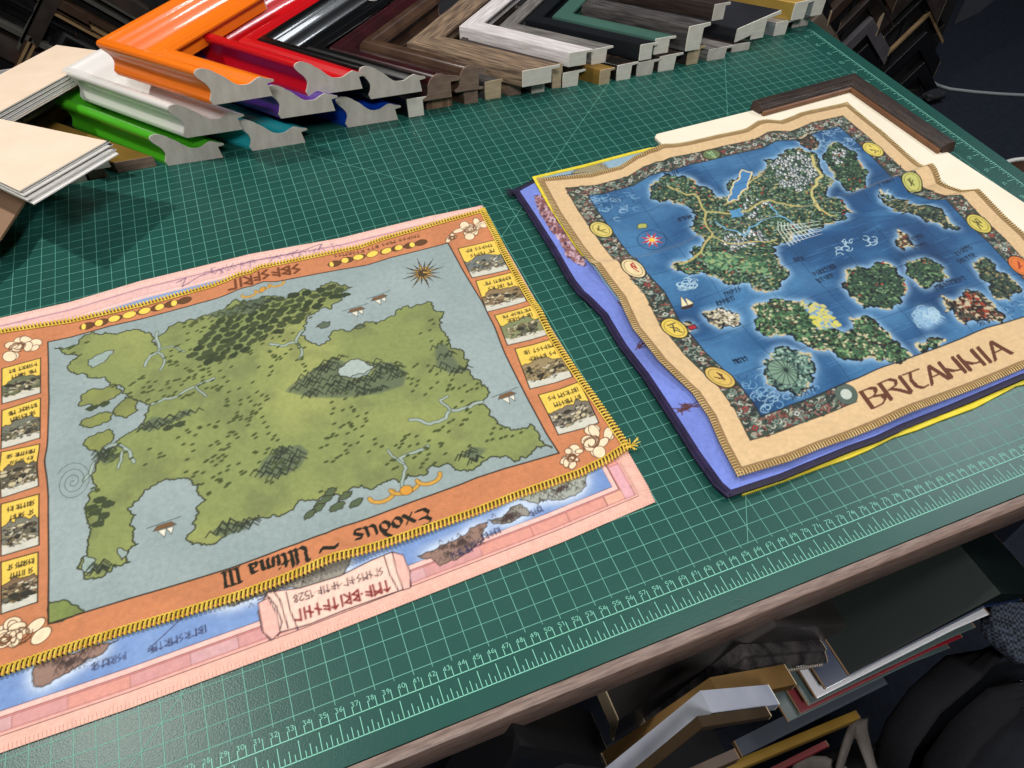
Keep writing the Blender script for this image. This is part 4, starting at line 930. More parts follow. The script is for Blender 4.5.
def rel_t(u, v):
    vc = .605+.02*u
    # the fold across the middle drops on the near side, rises to a sharp lip on the right
    fold = .62*np.where(v > vc+.015, g1(v, vc+.015, .016), g1(v, vc+.015, .085))*(.7+.5*u)
    b1 = .75*g1(u, .36, .035)*np.clip((v-.86)/.14, 0, 1)**1.2+.45*g1(u, .70, .05)*np.clip((v-.8)/.2, 0, 1)
    b2 = .25*g1(u, .40, .05)*(.4+.6*np.abs(v-.5)*2)
    b3 = .35*g1(v, .33, .1)*np.clip(1-u*5, 0, 1)
    b4 = .75*np.clip((u-.8)/.2, 0, 1)**1.5*g1(v, .63, .05)
    return fold+b1+b2+b3+b4+.16*np.sin(u*7+1)*np.sin(v*9+2)+.07*np.sin(u*17+v*6)+.2
TN = Cloth(40.2, 40.2,
    [('p', 738, 476), ('p', 788.6, 461), ('p', 820, 448), ('p', 850, 437.6), ('p', 866.9, 431), ('p', 902, 415.6), ('p', 940, 401), ('p', 962.6, 392.7), ('p', 1024, 367.5), ('w', 106.5, 4.4)],
    [('p', 537, 178.5), ('p', 560, 176.5), ('p', 590, 174), ('p', 620, 166), ('p', 636, 155.5), ('p', 647.7, 149.7), ('p', 656, 147), ('p', 675, 144), ('p', 718.8, 134.7), ('p', 746, 128.5), ('p', 758, 121), ('p', 765, 119.8), ('p', 780, 121), ('p', 801.5, 112.5), ('p', 847, 102.5)],
    [('p', 738, 476), ('p', 721, 444), ('p', 708.8, 416), ('p', 693, 392.8), ('p', 658.8, 360), ('p', 633.8, 328.8), ('p', 619, 297), ('p', 604, 277), ('p', 578, 247), ('p', 555, 213), ('p', 537, 178.5)],
    [('w', 106.5, 4.4), ('w', 107, 12), ('p', 1024, 233), ('p', 1006, 217), ('p', 987, 197.6), ('p', 978.9, 189.4), ('p', 962.5, 191), ('p', 940.6, 182.6), ('p', 913, 159), ('p', 883, 132), ('p', 847, 102.5)], rel_t, 0.7)
RT = 19
cv = Canvas(TN.w, TN.h, RT, (218, 186, 142)); cv.mottle(.05, 3, 14); cv.mottle(.03, .4, 15); TP = TN.px
band = TP([(560, 190.7), (660, 163), (712, 155), (780, 133), (841, 114), (877, 146), (945, 190), (985, 222), (1024, 263)])
# ornate frame band: straight sided on the cloth
bl, br_, bt, bb_ = 2.35, 38.0, 38.1, 2.6
sl, sr, st_, sb = 4.15, 36.2, 36.4, 4.5
TXT0 = 12.8
r = random.Random(9)
def knot(x0, y0, x1, y1):
    cv.poly([(x0, y0), (x1, y0), (x1, y1), (x0, y1)], (62, 74, 64)); n = int((x1-x0)*(y1-y0)*13)
    for i in range(n):
        x, y = r.uniform(x0+.1, x1-.1), r.uniform(y0+.1, y1-.1); t0 = r.uniform(0, 6.28); rad = r.uniform(.12, .3)
        cv.line([(x+math.cos(t0+t)*rad, y+math.sin(t0+t)*rad*.8) for t in np.linspace(0, 2.6, 5)], r.uniform(.07, .13), r.choice([(130, 146, 136), (186, 188, 172), (128, 66, 60), (96, 118, 106), (36, 42, 44), (166, 160, 142), (40, 46, 50), (36, 44, 46), (150, 96, 86)]))
    L = max(x1-x0, y1-y0); k = max(int(L/1.9), 1)
    for i in range(k):
        f = (i+.5)/k; cx, cy = (x0+(x1-x0)*f, (y0+y1)/2) if x1-x0 > y1-y0 else ((x0+x1)/2, y0+(y1-y0)*f)
        cv.poly([(cx-.36, cy), (cx, cy+.32), (cx+.36, cy), (cx, cy-.32)], r.choice([(196, 204, 190), (170, 60, 56), (206, 210, 200), (130, 150, 136)]), edge=(40, 46, 46), ew=.06)
        cv.ell((cx, cy), .14, .12, (70, 84, 78))
knot(bl, st_, br_, bt); knot(bl, bb_, sl, st_); knot(sr, sb-1.2, br_, st_); knot(sl, bb_, TXT0-.3, sb)
for p in ([(bl, bb_), (bl, bt), (br_, bt), (br_, sb)], [(bl, bb_), (TXT0, bb_)]): cv.line(p, .08, (60, 50, 40))
cv.ell((TXT0-.5, (bb_+sb)/2), .95, .95, (84, 100, 92), edge=(40, 46, 46)); cv.ell((TXT0-.5, (bb_+sb)/2), .5, .5, (190, 200, 190), edge=(40, 46, 46))
cv.ell((sr+.9, sb-.6), .95, .95, (84, 100, 92), edge=(40, 46, 46)); cv.ell((sr+.9, sb-.6), .5, .5, (190, 200, 190), edge=(40, 46, 46))
SEA = [(sl, sb), (sr, sb), (sr, st_), (sl, st_)]
cv.poly(SEA, (40, 86, 132)); q, m = cv.mask(SEA)
nn = vnoise(*m.shape, 110, 71); cv.blend(q, m*np.clip((nn-.45)*2.8, 0, .65), (78, 132, 176)); cv.blend(q, m*np.clip((.47-nn)*3, 0, .75), (20, 50, 90))
# fine wave strokes
for i in range(500):
    x, y = r.uniform(sl+.4, sr-.8), r.uniform(sb+.4, st_-.4); L = r.uniform(.5, 2.2); cv.line([(x, y), (x+L, y+r.uniform(-.06, .06))], .05, r.choice([(22, 62, 112), (84, 142, 194)]), .55)
# swirling wave ornament in the sea corners
for c0, n in [((sl, st_), 60), ((sr, st_), 45), ((sl, sb), 60), ((sr, sb), 30)]:
    for i in range(n):
        x = c0[0]+(1 if c0[0] == sl else -1)*abs(r.gauss(0, 2.2)); y = c0[1]+(1 if c0[1] == sb else -1)*abs(r.gauss(0, 2.0)); t0 = r.uniform(0, 6)
        if not (sl+.3 < x < sr-.3 and sb+.3 < y < st_-.3): continue
        cv.line([(x+math.cos(t0+t)*(.15+.1*t), y+math.sin(t0+t)*(.12+.08*t)) for t in np.linspace(0, 4.5, 10)], .06, r.choice([(150, 186, 210), (120, 166, 200), (30, 60, 96)]))
LANDS = [
 (fractal(TP([(650, 190), (664, 176), (686, 178), (700, 188), (716, 200), (730, 198), (742, 176), (764, 160), (792, 150), (812, 152), (822, 170), (826, 186), (842, 200), (852, 212), (842, 220), (824, 224), (806, 232), (792, 240), (776, 250), (784, 268), (780, 284), (762, 290), (738, 284), (716, 276), (694, 274), (672, 266), (690, 252), (702, 236), (698, 216), (680, 204), (660, 202)]), .3, 4, 5), 1),
 (fractal(TP([(828, 146), (842, 144), (856, 160), (868, 172), (866, 188), (852, 192), (838, 180), (828, 164)]), .3, 4, 6), 2),
 (fractal(TP([(880, 190), (892, 196), (908, 200), (918, 210), (902, 214), (888, 206)]), .3, 4, 7), 3),
 (fractal(TP([(914, 204), (930, 206), (946, 216), (960, 228), (944, 228), (926, 222), (914, 214)]), .3, 4, 8), 3),
 (fractal(TP([(898, 230), (908, 236), (914, 246), (904, 250), (896, 240)]), .3, 4, 9), 4),
 (fractal(TP([(846, 272), (864, 268), (884, 262), (896, 268), (904, 280), (900, 296), (892, 308), (878, 306), (864, 308), (850, 296), (842, 284)]), .3, 4, 10), 2),
 (fractal(TP([(908, 262), (926, 258), (944, 268), (940, 282), (924, 288), (910, 276)]), .3, 4, 11), 2),
 (fractal(TP([(752, 308), (770, 300), (792, 302), (812, 304), (824, 316), (836, 330), (858, 332), (884, 338), (906, 350), (912, 358), (890, 362), (866, 358), (842, 358), (818, 350), (796, 340), (774, 334), (756, 324)]), .3, 4, 12), 5),
 (fractal(TP([(850, 318), (864, 316), (884, 330), (894, 342), (872, 342), (852, 332)]), .3, 4, 13), 5),
 (fractal(TP([(950, 300), (966, 290), (984, 296), (1000, 312), (1002, 322), (984, 320), (966, 324), (956, 316)]), .3, 4, 14), 4),
 (fractal(TP([(978, 262), (990, 260), (1006, 274), (1020, 292), (1010, 300), (992, 292), (980, 276)]), .3, 4, 15), 3),
 (fractal(TP([(704, 312), (722, 308), (738, 314), (740, 324), (722, 328), (708, 320)]), .3, 4, 16), 6),
 (fractal(TP([(764, 362), (778, 348), (798, 352), (814, 366), (812, 382), (792, 392), (774, 386), (764, 374)]), .3, 4, 17), 7),
 (fractal(TP([(916, 344), (930, 338), (946, 340), (936, 348), (922, 352)]), .3, 4, 18), 5),
 (fractal(TP([(682, 326), (690, 322), (694, 328), (688, 332)]), .3, 4, 19), 4), (fractal(TP([(942, 296), (952, 304), (946, 312)]), .3, 4, 19), 4),
 (fractal(TP([(800, 138), (812, 136), (818, 146), (810, 150)]), .3, 4, 20), 4), (fractal(TP([(916, 314), (932, 310), (944, 320), (930, 326)]), .3, 4, 22), 8),
]
msk = np.zeros((cv.ny, cv.nx))
for p, k in LANDS:
    q, m = cv.mask(p)
    if q: msk[q[2]:q[3], q[0]:q[1]] = np.maximum(msk[q[2]:q[3], q[0]:q[1]], m)
gl = boxblur(boxblur(msk, 9), 7); inn = np.zeros_like(msk); inn[int(sb*RT):int(st_*RT), int(sl*RT):int(sr*RT)] = 1
cv.a += (np.array(lin((150, 190, 222)))-cv.a)*(np.clip(gl*1.9, 0, .72)*inn)[..., None]
for p, k in LANDS:
    if k == 8:
        for i in range(20):
            x, y = p[r.randrange(len(p))]; cv.line([(x+math.cos(t)*.4, y+math.sin(t)*.3) for t in np.linspace(0, 4, 8)], .06, (160, 196, 214))
        continue
    base = {1: (58, 84, 66), 2: (54, 78, 62), 3: (60, 76, 64), 4: (74, 70, 60), 5: (66, 98, 70), 6: (196, 186, 160), 7: (96, 128, 116)}[k]
    cv.poly(p, base, edge=(26, 32, 36), ew=.2); a = np.array(p); mn, mx_ = a.min(0), a.max(0)
    for i in range(len(p)):
        if int(i/11) % 3 == 0: cv.ell(p[i], .14, .1, (206, 194, 156), al=.8)
    pal = {1: [(38, 58, 46), (30, 46, 40), (86, 118, 88), (108, 142, 106), (170, 160, 110), (24, 34, 34), (132, 156, 140)], 2: [(34, 52, 42), (86, 120, 80), (26, 36, 36), (120, 150, 110), (60, 92, 66)], 3: [(34, 48, 42), (28, 38, 36), (90, 116, 90), (150, 140, 100)],
           4: [(44, 38, 36), (120, 60, 44), (90, 84, 70), (190, 176, 140), (34, 32, 34)], 5: [(40, 76, 52), (96, 140, 96), (30, 44, 38), (206, 196, 160), (124, 160, 110), (78, 54, 44)], 6: [(60, 60, 58), (220, 214, 196), (120, 110, 90), (90, 96, 92)],
           7: [(60, 96, 88), (130, 164, 150), (40, 62, 62), (160, 186, 170)]}[k]
    area = (mx_-mn).prod()
    for i in range(int(area*20)):
        x, y = r.uniform(mn[0], mx_[0]), r.uniform(mn[1], mx_[1])
        if inside(p, x, y): cv.ell((x, y), r.uniform(.06, .18), r.uniform(.05, .15), r.choice(pal+[(24, 32, 34), (30, 40, 40)]), rot=r.uniform(-.5, .5))
        if k in (1, 2, 4) and r.random() < .02 and inside(p, x, y): cv.ell((x, y), .12, .1, (176, 60, 50))
MAIN = LANDS[0][0]
def peaks(pts, n):
    p = TP(pts); a = np.array(p); mn, mx_ = a.min(0), a.max(0); L = []
    for i in range(n):
        x, y = r.uniform(mn[0], mx_[0]), r.uniform(mn[1], mx_[1])
        if inside(p, x, y): L.append((y, x))
    for y, x in sorted(L, reverse=True):
        s_ = r.uniform(.22, .42); cv.poly([(x-s_, y-s_*.5), (x-s_*.2, y+s_*.9), (x+s_*.1, y-s_*.5)], r.choice([(214, 220, 218), (196, 206, 206), (228, 230, 226)]), edge=(40, 50, 54), ew=.05)
        cv.poly([(x+s_*.1, y-s_*.5), (x-s_*.2, y+s_*.9), (x+s_*.8, y-s_*.5)], r.choice([(70, 84, 90), (110, 124, 126), (54, 66, 66)]))
def scat(pts, n, pal, sz=(.1, .26)):
    p = TP(pts); a = np.array(p); mn, mx_ = a.min(0), a.max(0)
    for i in range(n):
        x, y = r.uniform(mn[0], mx_[0]), r.uniform(mn[1], mx_[1])
        if inside(p, x, y): cv.ell((x, y), r.uniform(*sz), r.uniform(sz[0]*.8, sz[1]*.8), r.choice(pal), rot=r.uniform(0, 3))
WHT = [(206, 214, 210), (170, 184, 184), (226, 230, 226), (84, 98, 98), (44, 56, 60)]
peaks([(770, 162), (800, 152), (816, 160), (818, 182), (800, 192), (780, 184)], 260); peaks([(722, 236), (760, 228), (770, 240), (730, 250)], 90); peaks([(740, 196), (770, 200), (764, 222), (744, 216)], 50)
peaks([(830, 148), (846, 150), (848, 162), (836, 164)], 40); scat([(700, 252), (760, 256), (770, 276), (710, 270)], 700, [(72, 116, 84), (110, 152, 112), (50, 84, 62), (148, 168, 118)]); scat([(800, 300), (826, 306), (840, 326), (820, 330)], 260, [(206, 200, 90), (196, 190, 130), (120, 160, 190)])
scat([(952, 302), (972, 292), (996, 314), (980, 318)], 260, [(60, 36, 30), (150, 62, 40), (40, 34, 34), (196, 180, 150)])
def road(pts, w=.22, col=(182, 170, 108)):
    p = fractal(TP(pts), .15, 2, 3, closed=False); cv.line(p, w, col)
road([(668, 186), (694, 194), (706, 212), (712, 236), (696, 256), (680, 264)]); road([(706, 212), (740, 212), (770, 200), (800, 206), (836, 216)]); road([(726, 204), (744, 190), (760, 172)], .18); road([(812, 156), (822, 176), (812, 196), (820, 210)], .3, (196, 184, 120)); road([(712, 236), (740, 244), (776, 240)], .18)
cv.poly(fractal(TP([(733, 186), (742, 170), (752, 172), (748, 188), (738, 200), (728, 202)]), .15, 3, 4), (70, 126, 178), edge=(220, 206, 160), ew=.15); cv.poly(fractal(TP([(728, 210), (740, 208), (744, 216), (732, 218)]), .15, 3, 4), (86, 146, 190))
for pl in [[(744, 236), (760, 222), (780, 216)], [(770, 204), (780, 216), (800, 228)], [(716, 222), (730, 230), (744, 236)]]: cv.line(fractal(TP(pl), .12, 2, 2, closed=False), .16, (110, 168, 200))
for i in range(9):       # field grid on the south east shore
    a, b = TP([(778+i*3.2, 222+i*.3), (790+i*3.4, 246-i*1.6)]); cv.line([a, b], .07, (214, 220, 214))
for i in range(5):
    a, b = TP([(780+i*3, 226+i*4), (820+i*.5, 221+i*3.2)]); cv.line([a, b], .07, (214, 220, 214))
cv.ell(TP([(783, 372)])[0], 1.1, 1.4, (120, 150, 130), edge=(30, 50, 50))
for i in range(16):
    t = i*math.pi/8; c = TP([(786, 370)])[0]; cv.line([c, (c[0]+math.cos(t)*1.6, c[1]+math.sin(t)*1.7)], .07, (30, 46, 46))
# chart lines, compass, ship, knots
for x in np.linspace(sl, sr, 8)[1:-1]: cv.line([(x, sb), (x, st_)], .055, (14, 34, 62), .7)
for y in np.linspace(sb, st_, 8)[1:-1]: cv.line([(sl, y), (sr, y)], .055, (14, 34, 62), .7)
c = TP([(652, 240)])[0]; cv.line([(c[0]+math.cos(t)*1.45, c[1]+math.sin(t)*1.45) for t in np.linspace(0, 6.3, 40)], .07, (20, 50, 90))
for i in range(16):
    t = math.pi*i/8; L = 1.25 if i % 2 == 0 else .8; cc_ = (196, 52, 50) if i % 2 == 0 else (180, 206, 214); s_, c_ = math.sin(t), math.cos(t)
    cv.poly([(c[0]-s_*.22, c[1]+c_*.22), (c[0]+c_*L, c[1]+s_*L), (c[0]+s_*.22, c[1]-c_*.22)], cc_)
cv.ell(c, .3, .3, (240, 190, 70)); cv.poly(blob(TP([(642, 226)])[0], .6, .4, 3), (170, 172, 90), edge=(40, 60, 40), ew=.06)
c = TP([(686, 304)])[0]; cv.poly([(c[0]-.7, c[1]-.3), (c[0]+.7, c[1]-.2), (c[0]+.4, c[1]-.6), (c[0]-.4, c[1]-.6)], (60, 44, 34)); cv.poly([(c[0]-.5, c[1]-.2), (c[0]-.1, c[1]+1.1), (c[0]+.1, c[1]-.2)], (230, 220, 180), edge=INK, ew=.05); cv.poly([(c[0]+.1, c[1]-.2), (c[0]+.2, c[1]+.8), (c[0]+.7, c[1]-.2)], (230, 220, 180), edge=INK, ew=.05)
c = TP([(692, 326)])[0]; cv.poly([(c[0]-.4, c[1]-.4), (c[0]+.3, c[1]-.4), (c[0]+.3, c[1]+.1), (c[0]-.4, c[1]+.1)], (170, 40, 50), edge=(20, 30, 50), ew=.1)
for c0, n, R_ in [((688, 284), 26, .8), ((930, 316), 22, .8), ((846, 246), 12, 1.3), ((872, 240), 8, 1.0), ((888, 196), 5, .6)]:
    c = TP([c0])[0]
    for i in range(n):
        t0 = r.uniform(0, 6); ox, oy = r.uniform(-R_, R_), r.uniform(-R_, R_)*.7
        cv.line([(c[0]+ox+math.cos(t0+t)*.35, c[1]+oy+math.sin(t0+t)*.3) for t in np.linspace(0, 3, 7)], .07, (170, 200, 216))
for pa, pb, s_, n in [((725, 297), (742, 290), 1, 6), ((718, 306), (736, 299), 2, 6), ((680, 222), (694, 218), 3, 7), ((652, 190), (666, 186), 4, 5), ((795, 262), (806, 260), 5, 4), ((816, 276), (838, 267), 6, 9), ((820, 283), (836, 276), 7, 5), ((938, 290), (968, 279), 8, 8), ((960, 264), (978, 256), 9, 6), ((958, 256), (974, 248), 10, 6), ((792, 400), (817, 390), 11, 6), ((980, 326), (996, 321), 12, 5), ((916, 250), (930, 245), 13, 5), ((912, 242), (926, 236), 14, 5), ((736, 364), (750, 360), 15, 5), ((666, 176), (680, 173), 16, 5), ((880, 186), (896, 180), 17, 6)]:
    a, b = TP([pa, pb]); word(cv, runes(n, s_), a, b, .55, (16, 34, 60), lw=.1)
cv.line(SEA+[SEA[0]], .12, (36, 34, 40))
cv.line([(TXT0, bb_), (sr+.2, bb_)], .001, (0, 0, 0))
# yellow and red medallions on the frame band
def medal(x, y, fill, mark, rx=.95, ry=1.25):
    c = TP([(x, y)])[0]
    cx = min(max(c[0], (bl+sl)/2), (sr+br_)/2) if not (sl+2 < c[0] < sr-2) else c[0]; cy = c[1] if not (sl+2 < c[0] < sr-2) else (st_+bt)/2
    cv.ell((cx, cy), rx, ry, fill, edge=(50, 44, 30), ew=.13); cv.line([(cx+math.cos(t)*rx*.8, cy+math.sin(t)*ry*.8) for t in np.linspace(0, 6.3, 24)], .06, (120, 100, 50))
    for i in range(5): cv.line([(cx+r.uniform(-.4, .4), cy+r.uniform(-.7, .7)), (cx+r.uniform(-.4, .4), cy+r.uniform(-.7, .7))], .13, mark)
medal(596.5, 230, (214, 196, 110), (110, 96, 50)); medal(626, 269, (226, 206, 160), (170, 36, 40)); medal(669.7, 329, (224, 196, 88), (70, 60, 50)); medal(711, 379, (214, 180, 96), (80, 50, 34))
medal(876.8, 148.4, (224, 204, 100), (60, 56, 40)); medal(919.5, 179, (190, 190, 110), (90, 90, 50)); medal(981.6, 222.8, (210, 196, 96), (80, 76, 40)); medal(1024, 265, (224, 120, 60), (150, 60, 40)); medal(712, 155, (96, 120, 84), (150, 180, 130), .95, .8)
# title on the plain tan strip
a, b = TP([(873, 408.5), (1014, 353.5)]); word(cv, 'BRITANNIA', a, b, 1.75, (98, 58, 42), pen=.46, ang=.25)
cv.line([(.25, .25), (TN.w-.25, .25), (TN.w-.25, TN.h-.25), (.25, TN.h-.25), (.25, .25)], .5, (142, 112, 70))
cv.line([(.6, .6), (TN.w-.6, .6), (TN.w-.6, TN.h-.6), (.6, TN.h-.6), (.6, .6)], .07, (120, 92, 56))
cv.line([(.55, .55), (TN.w-.55, .55), (TN.w-.55, TN.h-.55), (.55, TN.h-.55), (.55, .55)], .07, (120, 92, 56))
us = np.linspace(0, 1, int(TN.w*RT)); vs = np.linspace(0, 1, int(TN.h*RT))
og = (87, 24, .8); e = tag(empty('printed_cloth', og), 'tan bordered map cloth with deep blue sea and a brown title, topmost at right', 'map cloth')
TN.mesh('cloth_sheet', cv, CM, us, vs, e, og, .1)
TN.hem(e, og, mat('thread_tan', (196, 168, 112), .65, (222, 198, 146), 90), 'BLTR', pitch=.25, width=.45, r=.05, cross=False)
# ------------------------------------------------------------------ samples hung on upright boards
def hang3(pl, pa, pr, yf, depth, w, prof, body, end, label, group=None, cat='frame sample'):
    """upright corner sample, corner up: outer points given as (x, z) on its front plane yf"""
    q = [np.array([p[0], yf+depth, p[1]]) for p in (pl, pa, pr)]; org = tuple(q[1])
    rings = [(p, (0, 0, -w), (0, -depth, 0)) for p in q]
    root = empty('hanging_corner_sample', org); tag(root, label, cat, group)
    sweep(prof, rings, end, body, root, org, smooth=35); return root
def V(px, py, y): p = PY(px, py, y); return (p[0], p[2])
YW = 154.0
rb = tag(empty('sample_display_board', (125, YW, FLOOR)), 'tall black board behind the bench carrying rows of hanging corner samples', 'display board'); og = (125, YW, FLOOR)
MB().box((-90, YW, FLOOR), (252, YW+2, 60)).build('board', WB, rb, og)
MB().box((-90, YW-1.5, FLOOR), (252, YW, FLOOR+3)).build('foot_rail', WB, rb, og)
for x in np.arange(-60, 250, 22.6): MB().box((x-.6, YW-.6, FLOOR+3), (x+.6, YW, 55)).build('peg_strip', dark, rb, og)
GR = mat('greige', (108, 96, 84), .5, (124, 110, 96), 20); TAU = mat('dark_taupe', (40, 33, 30), .5, (60, 50, 46), 20); GY = mat('ash_grey', (84, 80, 84), .5, (98, 93, 97), 20)
BKR = mat('rack_black', (14, 14, 16), .4, (22, 22, 25), 10); BRR = mat('rack_brown', (58, 42, 32), .45, (72, 54, 42), 20); GDR = mat('rack_gold', (132, 106, 74), .5, (150, 124, 90), 20)
SVR = mat('rack_silver', (84, 82, 78), .5, (98, 96, 92), 20, metal=.3)
def rack(px, py, w, h, prof, body, label, L=11.3, yf=None, grp=None, en=None):
    yf = yf or YW-.65-h; x, z = V(px, py, yf); hang3((x-L, z-L), (x, z), (x+L, z-L), yf, h, w, prof, body, en or tan_end, label, grp)
rack(931, 12, .8, 1.2, BOX, GDR, 'thin gold hanging corner sample nearest the floor on the board beyond the bench', 10.5)
rack(927, 32, 5.5, 1.6, FLAT, BKR, 'wide black hanging corner sample right inside the thin gold one')
rack(925, 62, 5.0, 1.5, FLAT, BKR, 'lowest black hanging corner sample on the board beyond the bench')
rack(930, -8, 4.0, 1.8, SCOOP, BKR, 'black scooped hanging corner sample just above the thin gold one')
rack(932, -34, 4.5, 2.0, LIP, TAU, 'dark taupe hanging corner sample high above the thin gold one')
rack(873, 18, 3.4, 1.8, BOX, GY, 'ash grey hanging corner sample just beyond the right corner of the mat')
rack(868, 44, 4.5, 1.5, FLAT, BKR, 'black hanging corner sample inside the ash grey one')
rack(866, 66, 3.0, 1.5, LIP, GY, 'grey hanging corner sample low behind the bench corner')
rack(877, -8, 5.0, 2.2, SCOOP, TAU, 'wide dark taupe hanging corner sample just above the ash grey one')
rack(880, -38, 3.0, 2.4, BOX, BRR, 'brown hanging corner sample above the wide dark taupe one')
rack(822, 12, 2.6, 2.2, BOX, GR, 'greige hanging corner sample showing past the far corner of the mat')
rack(818, 38, 2.6, 2.0, BOX, GR, 'lower greige hanging corner sample showing past the far corner of the mat')
rack(820, -12, 3.6, 1.8, LIP, BKR, 'black hanging corner sample above the greige ones')
for i, (px, py, w, h, pf, m, lb) in enumerate([
    (60, 24, 6.0, 1.6, BEAD, BKR, 'wide black hanging corner sample with a fine raised bead, lowest in the left column'),
    (50, 10, .5, 1.9, BOX, GDR, 'thin gold hanging corner sample directly above the wide black one'),
    (47, 2, .5, 2.0, BOX, GDR, 'second thin gold hanging corner sample above the wide black one'),
    (46, -9, 1.5, 1.9, FLAT, BRR, 'brown hanging corner sample between the gold and silver lined ones'),
    (50, -22, .5, 2.1, BOX, SVR, 'thin silver hanging corner sample at the top of the left column'),
    (54, -30, .5, 2.1, BOX, SVR, 'second thin silver hanging corner sample at the top of the left column'),
    (62, -42, 2.5, 2.0, LIP, TAU, 'dark taupe hanging corner sample above the silver lined ones'),
    (-22, 10, 1.0, 2.0, BOX, SVR, 'narrow silver edged hanging corner sample at the left edge of the view'),
    (-24, 22, 4.0, 1.6, LIP, TAU, 'dark taupe hanging corner sample at the left edge of the view'),
    (-18, -16, 4.5, 2.0, SCOOP, BKR, 'black scooped hanging corner sample at the left edge of the view'),
    (-10, -40, 2.5, 2.0, BOX, BRR, 'brown hanging corner sample at the top left edge of the view')]):
    rack(px, py, w, h, pf, m, lb, en=BRR)

# ------------------------------------------------------------------ samples hung under the bench front; colours darkened to carry its shade
MB().box((20, -1.0, -16), (112, 3.0, -6.4)).build('hanging_rail', dark, wb, (30, 30, FLOOR))
WEDGE = [(0, 0), (0, .97), (.06, 1), (.3, .96), (.55, .55), (1, .1), (1, 0)]
def ub(L_, A_, R_, yf, depth, w, prof, body, end, label):
    hang3(V(*L_, yf), V(*A_, yf), V(*R_, yf), yf, depth, w, prof, body, end, label, 'samples hanging under the bench front')
M_ub = mat('underbench_black', (44, 41, 40), .4, (58, 55, 54), 12, bump=.2); M_orn = mat('carved_pewter', (34, 32, 34), .45, (74, 70, 70), 60, bump=1.0, bscale=220)
M_g3 = mat('aged_gold', (100, 74, 38), .5, (118, 90, 50), 24, metal=.15); M_s3 = mat('pale_silver', (170, 176, 196), .35, (196, 200, 214), 20, metal=.3); M_b3 = mat('aged_bronze', (52, 40, 28), .45, (66, 52, 36), 24)  # gold and bronze darkened further, standing in for shade below the bench
ub((618, 720), (777, 626), (855, 626), -5.3, 4.2, 3.4, LIP, M_ub, tan_end, 'wide black hanging corner sample directly under the bench edge')
ub((652, 738), (751, 665), (832, 657), -6.9, 1.5, 2.6, BEAD, M_orn, tan_end, 'pewter coloured carved hanging corner sample in front of the wide black one')
ub((610, 775), (722, 700), (797, 684), -8.5, 1.5, .8, BOX, M_g3, tan_end, 'aged gold hanging corner sample with beaded back edge under the bench')
ub((612, 790), (712, 713), (780, 704), -9.9, 1.3, .9, BOX, M_s3, pale_end, 'pale silver hanging corner sample in front of the aged gold one')
ub((625, 790), (703, 727), (772, 716), -10.6, .6, .5, BOX, M_b3, tan_end, 'aged bronze hanging corner sample in front of the pale silver one')
mb = MB()
A_, B_, C_ = [np.array([*V(*q, -7.0)]) for q in ((640, 748), (737, 678), (822, 664))]
for a, b in ((A_, B_), (B_, C_)):
    n = 34
    for i in range(n):
        p = a+(b-a)*(i+.5)/n; rr_ = .19; c = np.array([p[0], -7.05, p[1]])
        Vv = [c+rr_*np.array(d) for d in ((1, 0, 0), (-1, 0, 0), (0, 1, 0), (0, -1, 0), (0, 0, 1), (0, 0, -1))]
        mb.add(Vv, [(0, 2, 4), (2, 1, 4), (1, 3, 4), (3, 0, 4), (2, 0, 5), (1, 2, 5), (3, 1, 5), (0, 3, 5)])
gs = [o for o in bpy.data.objects if o.get('label', '').startswith('aged gold hanging')][0]
mb.build('beading', mat('bead_pewter', (120, 112, 104), .4, (150, 142, 132), 60), gs, (gs.location[0]/S, gs.location[1]/S, gs.location[2]/S-ZT), smooth=180)
# left: wide black pieces in the shade
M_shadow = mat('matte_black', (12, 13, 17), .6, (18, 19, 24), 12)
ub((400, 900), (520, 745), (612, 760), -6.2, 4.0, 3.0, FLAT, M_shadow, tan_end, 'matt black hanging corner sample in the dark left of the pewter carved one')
# second pile
DG = mat('bottle_green', (9, 19, 17), .5, (13, 25, 22), 8, spec=.2); NVB = mat('midnight_blue', (18, 34, 62), .35, (24, 42, 74), 8, coat=.3); WT = mat('lacquer_pearl', (206, 206, 214), .3, (220, 220, 226), 8); RD = mat('wine_red', (110, 20, 32), .35, (126, 26, 38), 8, coat=.3)
GG = mat('pine_grey', (62, 78, 78), .4, (74, 90, 90), 10); BG_ = mat('steel_blue_grey', (40, 47, 60), .45, (50, 58, 72), 10); kr_end = mat('sawn_kraft', (112, 88, 62), .8, (128, 102, 74), 30)
ub((848, 675), (1001, 593.5), (1048, 594), -8.4, 6.6, 1.2, BOX, DG, kr_end, 'broad bottle green hanging corner sample at the right under the bench')
ub((825, 689.5), (985, 607.5), (1022, 600), -8.55, 3.4, .55, WEDGE, NVB, kr_end, 'midnight blue hanging corner sample in front of the bottle green one')
ub((816, 699), (955, 629), (990, 614), -8.7, 3.5, .55, WEDGE, WT, kr_end, 'pearl white hanging corner sample between dark blue and grey ones')
ub((808, 706), (944, 641), (976, 627), -8.8, 3.4, .45, WEDGE, GG, kr_end, 'pine grey hanging corner sample in front of the pearl white one')
ub((800, 714), (930, 651), (963, 637), -8.9, 3.4, .45, WEDGE, RD, kr_end, 'wine red hanging corner sample at the right under the bench')
ub((788, 722), (914, 662), (950, 648), -9.0, 3.4, .5, WEDGE, GG, kr_end, 'second pine grey hanging corner sample in front of the wine red one')
ub((742, 757), (888, 684), (892, 690), -9.2, 1.4, .8, WEDGE, BG_, kr_end, 'steel blue grey hanging corner sample, outermost of the right pile')
